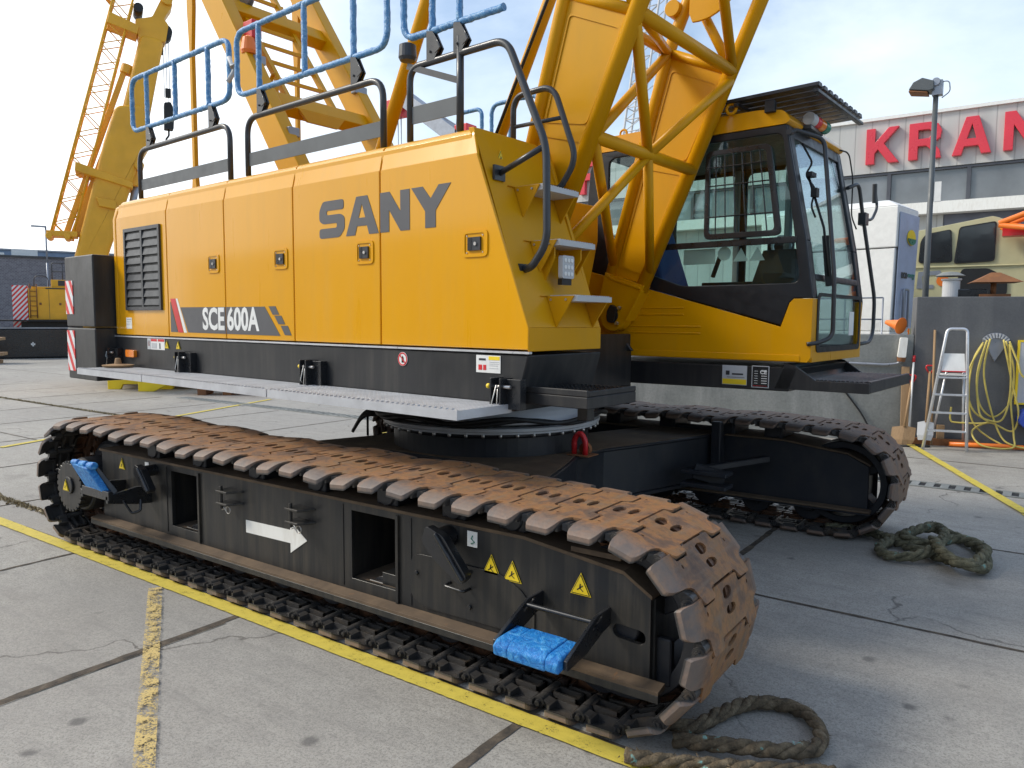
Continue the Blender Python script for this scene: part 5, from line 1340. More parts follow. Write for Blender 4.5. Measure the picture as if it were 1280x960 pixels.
# stepladder
lad = thing('stepladder', 'aluminium stepladder with white platform standing by the grey wall', 'ladder', WP, WA)
g = G(); zt = 1.62
g.tube(fillet([(.24, -.62, 0), (.50, -.36, zt), (.735, -.36, zt), (.755, -.62, 0)], .06), .02, 10); g.build('frame', 'alu', lad)
g = G()
for k, z in enumerate((.26, .50, .74, .97)):
    t = z / zt; xa = .24 + .26 * t; xb = .755 - .02 * t; y = -.62 + .26 * t
    g.box(xa, xb, y - .02, y + .06, z - .012, z + .012)
g.build('tread', 'alu', lad, bevel=.003)
g = G(); g.m(0).hexa([(.44, -.45, 1.06), (.72, -.45, 1.06), (.72, -.43, 1.06), (.44, -.43, 1.06), (.47, -.39, 1.29), (.71, -.39, 1.29), (.71, -.37, 1.29), (.47, -.37, 1.29)]); g.m(1).box(.44, .725, -.46, -.44, 1.045, 1.06)
g.m(0).box(.42, .73, -.48, -.2, 1.0, 1.012)
g.build('platform', ['white', 'red'], lad)
g = G(); g.tube([(.40, -.12, 0), (.52, -.34, 1.05)], .015, 8); g.tube([(.80, -.12, 0), (.72, -.34, 1.05)], .015, 8); g.build('rear_leg', 'alu', lad)
# hose and holder
hh = thing('hose_holder', 'grey fan shaped hose holder screwed to the wall', 'hose holder', WP, WA)
g = G(); g.prism([(.98, 1.44)] + circ(1.135, 1.38, .19, 12, PI * .80, PI * .2) + [(1.29, 1.44), (1.23, 1.36), (1.13, 1.18), (1.04, 1.36)], 'y', -.06, -.021); g.build('bracket', 'hydraulic_grey', hh, bevel=.005)
g = G()
for i in range(9): a = PI * (.8 - .6 * i / 8); g.bar((1.135 + .12 * math.cos(a), -.07, 1.38 + .12 * math.sin(a)), (1.135 + .185 * math.cos(a), -.07, 1.38 + .185 * math.sin(a)), .018, .02, (0, 1, 0))
g.build('ribs', 'label_grey', hh)
g = G(); random.seed(4)
loops = [[(.98, 1.44), (.87, 1.19), (.84, .75), (.93, .31), (1.26, .06), (1.5, .03)], [(1.02, 1.47), (.93, .98), (.97, .6), (1.15, .43), (1.34, .66), (1.35, 1.1), (1.24, 1.46)],
 [(1.05, 1.49), (1.00, .98), (1.2, .25), (1.40, .06), (1.9, .03)], [(1.20, 1.48), (1.33, .88), (1.42, .5), (1.36, .25), (1.1, .35), (.90, .22), (1.0, .05), (1.34, .04), (1.38, .2), (1.33, .6), (1.31, 1.0), (1.26, 1.42)],
 [(.96, 1.42), (.82, 1.1), (.80, .8), (.90, .5), (1.1, .38), (1.25, .42), (1.31, .8), (1.27, 1.44)], [(1.26, 1.46), (1.36, 1.2), (1.5, .95), (2.2, .8)], [(.99, 1.45), (.90, 1.0), (.95, .5), (1.05, .36), (.7, .34), (.62, .38), (.62, .55)]]
for L_i, l in enumerate(loops):
    yy = -.085 - .022 * L_i
    pts = [(x, yy - (.12 if z < .12 else 0) - .02 * math.sin(i), max(z, .02)) for i, (x, z) in enumerate(l)]
    # smooth (Catmull-Rom)
    Q = []; P = [Vector(p) for p in pts]; P = [P[0]] + P + [P[-1]]
    for i in range(1, len(P) - 2):
        for k in range(8):
            t = k / 8; Q.append(.5 * ((2 * P[i]) + (P[i + 1] - P[i - 1]) * t + (2 * P[i - 1] - 5 * P[i] + 4 * P[i + 1] - P[i + 2]) * t * t + (3 * P[i] - P[i - 1] - 3 * P[i + 1] + P[i + 2]) * t ** 3))
    Q.append(P[-1]); g.tube(Q, .012, 8)
tag(wl(g, 'garden_hose', 'hose'), 'yellow garden hose hanging in loops from its wall holder', 'hose')
g = G(); g.tube([(.62, -.22, .04), (1.2, -.2, .045), (2.4, -.24, .04)], .032, 10); tag(wl(g, 'orange_pipe', 'orange'), 'orange pipe lying along the foot of the wall under the hose', 'pipe')
nb = thing('notice_board', 'pale notice board with yellow rim at the right edge of the wall', 'sign', WP, WA)
g = G(); g.box(1.41, 2.0, -.05, -.025, .62, 1.46); g.build('board', 'label_grey', nb, bevel=.008); g = G(); g.prism([(1.395, .605), (2.02, .605), (2.02, 1.475), (1.395, 1.475)], 'y', -.055, -.021, [[(1.42, .63), (1.99, .63), (1.99, 1.45), (1.42, 1.45)]]); g.build('rim', 'label_yellow', nb)
g = G(); g.prism(fillet2([(1.40, .38), (1.52, .28), (1.8, .3), (1.8, .58), (1.46, .55)], .05), 'y', -.3, -.06); tag(wl(g, 'plastic_bag', mat('blue_bag', (.03, .07, .4), .5), bevel=.03), 'dark blue bag hanging below the notice board', 'bag')

# lamp post
lp = thing('street_lamp', 'grey lamp post with double floodlight head behind the wall', 'street lamp', (-1.53, 13.31, 0))
g = G(); g.cyl((0, 0, 0), (0, 0, 5.25), .052, 16, r2=.036); g.build('pole', 'rail_plate', lp)
g = G(); g.m(0).prism([(-.36, 5.26), (-.30, 5.36), (-.18, 5.41), (-.02, 5.34), (-.02, 5.22), (-.08, 5.20)], 'y', -.14, .14); g.m(1).hexa([(-.36, -.13, 5.22), (-.1, -.13, 5.17), (-.1, .13, 5.17), (-.36, .13, 5.22), (-.36, -.13, 5.255), (-.1, -.13, 5.195), (-.1, .13, 5.195), (-.36, .13, 5.255)])
g.build('lamp_head', ['rail_plate', 'rust_red'], lp, bevel=.015)
g = G(); g.box(-.05, .09, -.07, .07, 5.14, 5.36); g.tube(fillet([(.06, 0, 5.34), (.17, 0, 5.34), (.19, 0, 5.18), (.08, 0, 5.10)], .05), .01, 6); g.lathe([(.06, -.1), (.07, 0), (.05, .1)], (-.0, .0, 5.33), 'y', 14); g.build('bracket', 'hydraulic_grey', lp, bevel=.01)
g = G(); g.box(.05, .14, -.02, .02, 3.55, 3.85); g.build('sensor_box', 'white', lp)

# white tapered container behind the low wall
ct = thing('water_tank', 'tall white tapered container behind the low wall beside the cab', 'container', (-2.42, 13.85, 0), 0)
ex, ey = Vector((.985, -.17, 0)), Vector((.17, .985, 0))
def cpt(a, b, z): return ex * a + ey * b + Vector((0, 0, z))
g = G()
for (z0, z1, k0, k1) in ((0, 1.55, 0, 0), (1.55, 2.92, .0, .03), (2.93, 3.6, .05, .06)):
    g.hexa([cpt(-1.9 - k0, 0 - k0, z0), cpt(.35 + k0, 0 - k0, z0), cpt(.35 + k0, .9, z0), cpt(-1.9 - k0, .9, z0), cpt(-1.9 - k1, -k1, z1), cpt(.35 + k1, -k1, z1), cpt(.35 + k1, .9 + k1, z1), cpt(-1.9 - k1, .9 + k1, z1)])
g.hexa([cpt(-1.96, -.06, 3.601), cpt(.41, -.06, 3.601), cpt(.41, .96, 3.601), cpt(-1.96, .96, 3.601), cpt(-1.7, .1, 3.72), cpt(.2, .1, 3.72), cpt(.2, .7, 3.72), cpt(-1.7, .7, 3.72)])
g.build('shell', 'white', ct, bevel=.02)
g = G(); P = [cpt(.385, .05, 1.6), cpt(.385, .88, 1.6), cpt(.42, .94, 3.5), cpt(.42, -.0, 3.5)]
g.hexa([P[0], P[0] + ex * .012, P[1] + ex * .012, P[1], P[3], P[3] + ex * .012, P[2] + ex * .012, P[2]])
g.build('side_panel', mat('blue_grey_panel', (.36, .42, .55), .5), ct)
g = G(); c = cpt(.437, .55, 3.12)

def disc_on(mk, pts, h):
    g.m(mk); vs = [[g.bm.verts.new(c + ey * a + Vector((0, 0, b)) + ex * hh) for a, b in pts] for hh in (h - .012, h)]
    g._face(vs[0][::-1]); g._face(vs[1])
    for i in range(len(pts)): j = (i + 1) % len(pts); g._face([vs[0][i], vs[0][j], vs[1][j], vs[1][i]])
disc_on(0, [(math.cos(a) * .2, math.sin(a) * .13) for a in [2 * PI * i / 20 for i in range(20)]], .006); disc_on(1, [(math.cos(a) * .19, -.02 + math.sin(a) * .1) for a in [PI + PI * i / 10 for i in range(11)]], .02)
g.build('emblem', ['label_yellow', 'green'], ct)
g = G(); 
M4 = Matrix.Translation(cpt(.425, .45, 2.5)) @ Matrix(((ey.x, 0, ex.x, 0), (ey.y, 0, ex.y, 0), (0, 1, 0, 0), (0, 0, 0, 1)))
g.m(0).text('uco', M4 @ Matrix.Translation((-.12, 0, .0)), .2, .002, .004); g.m(1).text('energy', M4 @ Matrix.Translation((.22, 0, .0)), .13, .002); g.build('lettering', ['rail', 'green'], ct)
g = G(); g.tube(fillet([cpt(.45, .25, 1.62), cpt(.45, .25, 2.25), cpt(.45, .5, 2.25), cpt(.45, .5, 1.62)], .05), .018, 8); g.build('ladder_hoop', 'hydraulic_grey', ct)
g = G()
for z in (1.75, 2.10): g.tube([cpt(-.9, -.25, z), cpt(.3, -.25, z)], .014, 6)
for a in (-.9, -.3, .3): g.tube([cpt(a, -.25, 0), cpt(a, -.25, 2.1)], .014, 6)
o = g.build('guard_rail', 'hydraulic_grey', None); o.location = (-2.4, 13.75, 0); tag(o, 'thin grey two bar railing in front of the white container', 'railing')

# beige machine house of another crane behind the wall
bt = thing('machine_cab', 'beige machine housing with dark windows behind the tall wall', 'crane housing', (-2.06, 15.87, 0), math.radians(6))
g = G(); prof = [(0, .6), (0, 3.33), (.08, 3.40), (1.22, 3.60), (1.32, 3.57), (2.6, 3.0), (2.6, .6)]
wn_ = [fillet2([(.09, 2.80), (.64, 2.80), (.60, 3.40), (.19, 3.33), (.11, 3.2)], .06), fillet2([(.66, 2.77), (1.29, 2.80), (1.29, 3.51), (.72, 3.43)], .06)]
g.prism(prof, 'y', 0, 1.8); g.cyl((0, -.02, 2.72), (2.5, -.02, 2.73), .015, 6); g.build('body', 'cream', bt, bevel=.02)
for q in wn_:
    g = G(); g.m(0).prism(q, 'y', -.03, -.001); cx_ = sum(p[0] for p in q) / len(q); cz_ = sum(p[1] for p in q) / len(q)
    g.m(1).prism([(cx_ + (p[0] - cx_) * .93, cz_ + (p[1] - cz_) * .93) for p in q], 'y', -.034, -.0305); g.build('window', ['rubber', 'dark_glass'], bt, bevel=.004)
g = G(); g.prism(fillet2([(.62, 2.2), (1.5, 2.2), (1.5, 2.5), (1.2, 2.68), (.8, 2.68)], .06), 'y', -.03, -.001); g.build('recess', 'rubber', bt)
g = G(); g.m(0).prism(fillet2([(.08, 2.33), (.36, 2.33), (.36, 2.40), (.18, 2.40), (.16, 2.56), (.40, 2.58), (.42, 2.42), (.50, 2.42), (.46, 2.66), (.10, 2.64)], .02), 'y', -.012, -.001); g.m(1).prism(circ(.50, 2.47, .10, 20), 'y', -.016, -.0125)
g.build('emblem', ['hydraulic_grey', 'orange'], bt)
g = G(); g.bar((-.05, .3, 1.2), (-.05, .3, 3.0), .05, .2); g.box(-.10, -.03, .1, .3, 2.3, 2.6); g.build('orange_column', 'orange', bt); 
ob = thing('orange_boom', 'orange lattice boom foot sloping up at the right edge', 'crane boom', (-.62, 15.6, 0))
g = G()
for y in (-.15, .45):
    g.cyl((-.1, y, 3.40), (2.2, y, 4.3), .05, 10); g.cyl((-.1, y, 3.38), (2.6, y, 2.9), .05, 10)
    for i in range(6): t = i / 6; g.cyl((-.1 + 2.3 * t, y, 3.4 + .9 * t), (-.1 + 2.7 * (t + .1), y, 3.38 - .48 * (t + .1)), .03, 8)
g.build('lattice', 'orange', ob)
g = G(); g.box(-.05, 1.8, .0, .3, 3.2, 3.38); g.build('red_beam', 'red', ob)

# large hall with red letters
hall = thing('industrial_hall', 'pale clad industrial hall with big red letters and a window band', 'building')
g = G(); g.box(-27, 30, 30, 60, 7.05, 8.87); hw = g.build('cladding', 'cladding', hall)
g = G(); g.box(-27.1, 30.1, 29.9, 60.1, 8.87, 8.98); g.build('roof_edge', 'white', hw)
g = G(); g.box(-26.9, 30, 30.15, 60, 5.85, 7.04); g.build('window_band', 'office_glass', hall)
g = G()
for x in [-26.9 + i * 2.45 for i in range(24)]: g.box(x, x + .12, 30.05, 30.14, 5.85, 7.04)
g.box(-26.9, 30, 30.04, 30.149, 6.96, 7.03); g.build('mullions', mat('anthracite_frame', (.07, .075, .09), .5), hall)
g = G(); g.box(-27, 30, 29.7, 60, 5.45, 5.84); g.build('sill_band', 'white_worn', hall)
g = G(); g.box(-27, -3.05, 30.2, 60, 0, 5.44); g.build('lower_wall', 'cladding', hall)
g = G(); g.box(-3.04, 1.6, 30.25, 60, 0, 5.44); g.box(1.6, 30, 30.3, 60, 0, 5.44); g.build('hall_door', mat('slate_blue_door', (.13, .14, .18), .5), hall)
g = G(); g.box(-.35, -.05, 29.6, 30.1, 0, 7.04); g.build('downpipe', 'hydraulic_grey', hall)
zb, zt = 7.33, 8.57
LT = {'K': ([(0, 0), (0, 1), (.28, 1), (.28, .60), (.70, 1), (1.02, 1), (.56, .56), (1.05, 0), (.72, 0), (.38, .40), (.28, .30), (.28, 0)], ()),
 'R': ([(0, 0), (0, 1), (.62, 1), (.86, .93), (.97, .75), (.93, .55), (.74, .42), (.92, .22), (.97, 0), (.70, 0), (.64, .26), (.52, .36), (.28, .36), (.28, 0)], ([(.28, .56), (.28, .80), (.60, .80), (.70, .68), (.60, .56)],)),
 'A': ([(0, 0), (.36, 1), (.72, 1), (1.1, 0), (.82, 0), (.74, .22), (.34, .22), (.27, 0)], ([(.41, .42), (.67, .42), (.54, .80)],)),
 'N': ([(0, 0), (0, 1), (.3, 1), (.74, .38), (.74, 1), (1.0, 1), (1.0, 0), (.72, 0), (.26, .64), (.26, 0)], ()),
 'F': ([(0, 0), (0, 1), (.8, 1), (.8, .8), (.27, .8), (.27, .6), (.7, .6), (.7, .4), (.27, .4), (.27, 0)], ())}
for ch, x0 in (('K', -5.55), ('R', -4.18), ('A', -2.86), ('N', -1.40)):
    pts, hs = LT[ch]; f = lambda p: (x0 + p[0] * 1.03, zb + p[1] * (zt - zb))
    g = G(); g.prism([f(p) for p in pts], 'y', 29.78, 29.99, [[f(p) for p in h] for h in hs]); lab(g.build('sign_letter', 'letter_red', hall, bevel=.015), 'red letter ' + ch)
pts, hs = LT['F']; g = G(); g.prism([(-17.4 + p[0] * 1.1, zb + p[1] * 1.5) for p in pts], 'y', 29.78, 29.99); lab(g.build('sign_letter', 'letter_red', hall, bevel=.015), 'red letter F seen through the boom')

# left background -------------------------------------------------
bw = thing('brick_building', 'grey brick building far left behind the second crane', 'building', (-51.5, 19.4, 0), math.radians(67.5))
g = G(); g.box(-30, 9, 0, 12, 0, 5.3); g.build('wall', 'brick', bw); g = G(); g.box(-30.1, 9.1, -.1, 12, 5.3, 5.42); g.build('parapet', 'rail', bw)
g = G(); g.box(-30, 8.6, 6, 30, 5.4, 6.15); hb_ = g.build('upper_storey', mat('blue_grey_cladding', (.2, .27, .38), .5), bw)
g = G(); g.box(-30, 8.7, 5.9, 30, 6.15, 6.25); g.build('roof_edge', 'hydraulic_grey', hb_)
g = G(); g.box(.6, 2.0, 2, 3, 5.42, 5.95); g.box(-1, .2, 2, 3, 5.42, 5.7); g.build('roof_unit', 'white', bw)
sl_ = thing('street_lamp', 'thin distant lamp post above the brick building', 'street lamp', (-49.9, 21.4, 0), math.radians(67.5))
g = G(); g.cyl((0, 0, 5), (0, 0, 7.2), .05, 8); g.cyl((0, 0, 0), (0, 0, 5), .06, 8); g.build('pole', 'hydraulic_grey', sl_); g = G(); g.box(-.75, .05, -.08, .08, 7.12, 7.22); g.build('lamp_head', 'hydraulic_grey', sl_)

sc = thing('crawler_crane', 'smaller yellow crawler crane parked before the brick wall', 'crawler crane', (-34.6, 13.1, 0), math.radians(66.8))
def sp(g, name, mats, par=sc, **k): return g.build(name, mats, par, **k)
g = G(); g.m(0).prism([(-1.6, .2), (-1.2, .02), (4.6, .02), (5.0, .5), (4.4, 1.05), (3.2, 1.22), (-.2, 1.22), (-1.4, .75)], 'y', -.4, .4); trk = sp(g, 'track_frame', 'gloss_black', bevel=.05)
g = G(); g.prism([(-.9, .85), (-.2, 1.222), (3.2, 1.222), (4.4, 1.052), (4.4, 1.10), (3.2, 1.28), (-.2, 1.28), (-.95, .9)], 'y', -.45, .4); g.build('track_shoes', 'hydraulic_grey', trk)
g = G(); g.box(.9, 1.05, -.43, -.405, .55, .62); g.box(.95, 1.0, -.43, -.405, .50, .67); g.build('emblem', 'white', trk)
g = G(); g.box(-.6, 5, -.7, 1.8, 1.52, 1.58); g.box(.6, 4.8, -.3, 1.7, 1.2, 1.51); sp(g, 'walkway', 'rubber')
g = G(); g.box(.88, 5, -.3, 1.8, 1.59, 2.86); g.box(1.0, 4.6, -.2, 1.6, 2.86, 2.95); eb = sp(g, 'engine_cover', 'yellow_far', bevel=.02)
g = G(); g.box(1.7, 2.6, -.2, 1, 2.95, 3.25); g.box(2.7, 4.6, -.2, 1, 2.95, 3.35); g.build('roof_box', 'yellow_far', eb, bevel=.02)
g = G(); g.box(1.95, 2.4, -.21, -.2, 3.0, 3.22); g.box(1.5, 4.4, -.31, -.2, 2.86, 2.90); g.box(3.3, 3.6, -.31, -.3, 2.2, 2.55); g.box(3.25, 3.7, -.31, -.3, 1.75, 2.05); g.build('vent_grille', 'rail', eb)
g = G(); g.prism([(x, z) for x, z in fillet2([(3.0, 2.0), (3.12, 1.95), (3.12, 2.5), (3.0, 2.4)], .05)], 'y', -.31, -.30); g.build('side_hatch', 'rail', eb)
for x in (1.3, 2.0, 2.75):
    g = G(); g.box(x - .04, x + .04, -.32, -.30, 2.2, 2.29); g.build('door_lock', 'rust_red', eb)
g = G()
for x in (1.6, 2.4): g.box(x, x + .012, -.305, -.30, 1.62, 2.84)
g.build('door_seams', 'rail', eb)
g = G()
for x in (.94, 1.18): g.cyl((x, -.36, 1.65), (x, -.36, 3.05), .022, 6)
for k in range(7): z = 1.75 + k * .2; g.cyl((.94, -.36, z), (1.18, -.36, z), .016, 6)
sp(g, 'ladder', 'rust_red')
g = G(); g.box(.33, .86, -.28, 1.7, 1.22, 2.98); sp(g, 'counterweight', stripes('fine_red_white_stripes', .10, 1.15, 0, 2, -1))
g = G()
for a, b, z in ((1.75, 2.5, 3.95), (2.55, 3.2, 4.0), (3.3, 4.3, 4.0)):
    g.tube(fillet([(a, 0, 3.1), (a, 0, z), (b, 0, z), (b, 0, 3.1)], .08), .022, 6); g.tube([(a, 0, z - .35), (b, 0, z - .35)], .018, 6); g.tube([((a + b) / 2, 0, 3.1), ((a + b) / 2, 0, z)], .018, 6)
g.tube(fillet([(1.1, 0, 2.95), (1.1, 0, 3.4), (1.6, 0, 3.4), (1.6, 0, 2.95)], .2), .02, 6); sp(g, 'guard_rail', 'rail')
g = G(); g.lathe([(.22, 0), (.25, .03), (.1, .12)], (2.6, .4, 3.3), 'z', 16); sp(g, 'lamp', 'label_grey')

# telescopic crane behind the counterweight; local x to the right, z up
tc = thing('mobile_crane', 'yellow telescopic crane with folded lattice jib raised at the far left', 'mobile crane', (-18.17, 8.36, 0), math.radians(63.5))
def tp(g, name, mats, par=tc, **k): return g.build(name, mats, par, **k)
def beam(pts, y0, y1): 
    g.prism(pts, 'y', y0, y1)
g = G(); g.prism([(-.1, 2.6), (.5, 2.5), (.69, 3.1), (1.36, 5.15), (1.62, 5.65), (1.66, 6.1), (1.52, 6.6), (.95, 6.5), (.70, 5.7)], 'y', -.35, .35); bm1 = tp(g, 'boom_base_section', 'yellow_far', bevel=.14, seg=4)
g = G(); g.prism([(.85, 5.5), (1.55, 5.8), (2.02, 8.15), (1.52, 8.2)], 'y', -.27, .27); bm2 = tp(g, 'boom_inner_section', 'yellow_far', bevel=.12, seg=4)
g = G(); g.prism(fillet2([(1.48, 8.1), (2.05, 8.1), (2.12, 8.5), (2.02, 8.62), (2.22, 8.95), (2.18, 9.2), (2.0, 9.1), (1.78, 8.62), (1.42, 8.5)], .05), 'y', -.22, .22); g.cyl((2.1, -.3, 9.05), (2.1, .3, 9.05), .12, 14); tp(g, 'boom_head', 'yellow_far', bm2, bevel=.02)
g = G(); g.cyl((2.03, -.2, 8.35), (2.03, .2, 8.35), .17, 18); g.box(1.9, 2.0, -.15, .15, 7.9, 8.3); g.cyl((1.5, -.3, 8.75), (1.5, .3, 8.75), .1, 12); tp(g, 'head_sheave', 'rubber', bm2)
g = G(); g.prism([(.1, 4.95), (1.25, 4.65), (1.25, 4.80), (.12, 5.15)], 'y', -.4, .4); g.box(1.1, 1.4, -.2, .2, 4.75, 5.1); g.prism([(.55, 4.2), (.9, 4.15), (.9, 4.35), (.5, 4.4)], 'y', -.42, .42); tp(g, 'boom_collar', 'yellow_far', bevel=.02)
g = G(); g.m(0).cyl((1.16, 0, 1.6), (1.2, 0, 3.75), .17, 18); g.m(1).cyl((1.12, 0, 3.7), (1.40, 0, 5.2), .08, 16); g.m(0).cyl((1.40, -.38, 5.2), (1.40, .38, 5.2), .10, 14); tp(g, 'lift_cylinder', ['yellow_far', 'hydraulic_grey'])
g = G(); jb = Vector((-.42, 0, 3.55)); jt = Vector((1.05, 0, 9.1)); d = (jt - jb)
rd = Vector((1, 0, -.26)).normalized()
for s0, y in ((0, -.25), (0, .25), (.42, -.25), (.42, .25)):
    g.cyl(jb + rd * s0 + Vector((0, y, 0)), jt + rd * (s0 * .9) + Vector((0, y, 0)), .024, 8)
n = 22
for i in range(n):
    t0, t1 = i / n, (i + 1) / n
    for y in (-.25, .25):
        a = jb + d * t0 + Vector((0, y, 0)); b = jb + d * t1 + rd * .4 + Vector((0, y, 0)); c = jb + d * t1 + Vector((0, y, 0)); a2 = jb + d * t0 + rd * .4 + Vector((0, y, 0))
        g.cyl(a if i % 2 else a2, b if i % 2 else c, .012, 6)
    for s0 in (0, .4): g.cyl(jb + d * t0 + rd * s0 + Vector((0, -.25, 0)), jb + d * t1 + rd * s0 + Vector((0, .25, 0)), .011, 6)
tp(g, 'folding_jib', 'yellow_far')
g = G(); g.bar((-.12, 0, 3.6), (1.18, 0, 7.4), .12, .14, (0, 1, 0)); g.bar((.05, 0, 3.55), (.75, 0, 5.5), .2, .2, (0, 1, 0)); g.box(-.5, .1, -.3, .3, 3.5, 3.62); g.cyl((-.45, -.35, 3.5), (-.45, .35, 3.5), .07, 10); g.cyl((-.1, -.35, 3.5), (-.1, .35, 3.5), .07, 10)
g.prism([(.85, 8.3), (1.45, 8.15), (1.5, 8.35), (.9, 8.55)], 'y', -.3, .3); g.cyl((1.2, 0, 7.3), (1.26, 0, 7.5), .14, 12); g.cyl((.78, -.3, 8.9), (.98, .3, 8.9), .05, 8)
tp(g, 'jib_bracket', 'yellow_far', bevel=.015)
g = G()
for x in (2.0, 2.06, 2.12): g.cyl((x, 0, 8.2), (x, 0, 6.9), .008, 6)
rp = tp(g, 'hoist_rope', 'hydraulic_grey'); g = G(); g.cyl((2.08, 0, 6.6), (2.08, 0, 6.95), .006, 6); g.box(2.02, 2.14, -.05, .05, 6.9, 7.1); g.m(0).prism(fillet2([(1.97, 6.15), (2.17, 6.15), (2.2, 6.6), (2.12, 6.78), (1.98, 6.75)], .03), 'y', -.12, .12); g.tube(fillet([(2.07, 0, 6.15), (2.07, 0, 6.02), (2.0, 0, 5.92), (2.06, 0, 5.84), (2.15, 0, 5.9)], .03), .022, 8)
tp(g, 'hook_block', 'rubber', bevel=.01)
g = G(); g.box(.3, 3.0, -.2, 3.2, .7, 1.3); g.box(.15, 1.6, -.8, .8, 1.3, 2.1); ch = tp(g, 'carrier', 'yellow_far', bevel=.03)
for x in (.9, 2.4):
    for y in (1.6, 2.9):
        g = G(); g.lathe([(.3, 0), (.45, .02), (.5, .1), (.5, .2), (.45, .25)], (x, y, .5), 'y', 24); tp(g, 'wheel', 'rubber')

# pieces seen between rails
rc = thing('truck_crane', 'grey telescopic boom with red head seen between the railings', 'mobile crane', (-37.6, 40, 0), 0)
g = G(); g.bar((0, 0, 17.2), (7.5, 0, 12.0), 1.1, 1.0, (0, 0, 1)); g.bar((-.1, 0, 17.6), (7.5, 0, 13.0), .08, .08); rb = g.build('boom', 'hydraulic_grey', rc, bevel=.08)
g = G(); g.box(-1.4, -.2, -.5, .5, 16.0, 17.2); g.box(-.4, .2, -.5, .5, 16.6, 17.7); g.box(4.9, 6, -.55, .55, 13.4, 14.6); g.build('boom_head', 'red', rb, bevel=.08)
g = G(); g.cyl((-.7, 0, 16), (-.7, 0, 8), .04, 6); g.cyl((-.4, 0, 16), (-.4, 0, 8), .04, 6); g.build('hoist_rope', 'hydraulic_grey', rb)
g = G(); g.bar((7.3, 0, 12.2), (14, 0, 5), 1.6, 1.4); g.box(8, 18, -1.2, 1.2, .8, 4.6); g.build('carrier', 'hydraulic_grey', rc, bevel=.05)
wb = thing('lattice_boom', 'pale distant lattice boom seen through the yellow boom', 'crane boom', (-32.0, 60, 0))
g = G(); a0 = Vector((-1.2, 0, 0)); a1 = Vector((3.6, 0, 34))
for x in (0, 1.6):
    for y in (0, 1.4): g.cyl(a0 + Vector((x, y, 0)), a1 + Vector((x, y, 0)), .1, 6)
for i in range(34):
    t = i / 34; p = a0 + (a1 - a0) * t; q = a0 + (a1 - a0) * (i + 1) / 34
    g.cyl(p, p + Vector((1.6, 0, 0)), .05, 5); g.cyl(p, q + Vector((1.6, 0, 0)), .045, 5); g.cyl(p + Vector((0, 1.4, 0)), q + Vector((1.6, 1.4, 0)), .045, 5); g.cyl(p, p + Vector((0, 1.4, 0)), .05, 5)
g.build('lattice', mat('pale_grey_paint', (.5, .5, .5), .5), wb)

# steel trestles on the ground behind the crane
t = thing('steel_trestle', 'bright yellow steel support frame on the ground under the counterweight', 'support frame', (-17.3, 9.6, 0), math.radians(38))
g = G()
for x in (-1.0, .2): g.prism([(x, 0), (x + .3, 0), (x + .35, .12), (x + .9, .12), (x + 1.0, .0), (x + 1.2, 0), (x + 1.2, .42), (x, .42)], 'y', -.05 + (x > 0) * .0, .05)
g.box(-1.1, 2.4, -.04, .9, .36, .44); g.prism([(-.05, 0), (.3, 0), (.9, .3), (2.6, .3), (2.6, .42), (-.05, .42)], 'y', -.6, -.5)
g.build('frame', 'label_yellow_paint' if 0 else 'label_yellow', t, bevel=.015)
t = thing('steel_bracket', 'orange steel piece on dark blocks behind the walkway', 'steel bracket', (-14.9, 10.0, 0), math.radians(38))
g = G(); g.box(-.7, 1.2, -.3, .3, .22, .32); g.build('orange_plate', 'orange', t, bevel=.01); g = G()
for x in (-.55, 0, .6): g.box(x, x + .18, -.25, .25, 0, .219)
g.build('block', 'rust_red', t)
t = thing('timber_pallet', 'stack of timber with blue drum at the far left edge', 'pallet', (-31.25, 11.35, 0), math.radians(60))
g = G(); g.box(-1, .45, -.5, .5, .3, .4); g.box(-1, .3, -.5, .5, 0, .12); g.box(-.9, -.7, -.4, .4, .12, .3); g.box(.0, .2, -.4, .4, .12, .3); g.box(-1, .4, -.5, .5, .85, .95); g.box(-.2, 0, -.3, .3, .4, .85); g.build('boards', 'wood', t)
g = G(); g.cyl((-.6, 0, .96), (-.6, 0, 1.35), .28, 20); g.build('drum', 'blue_tarp', t)

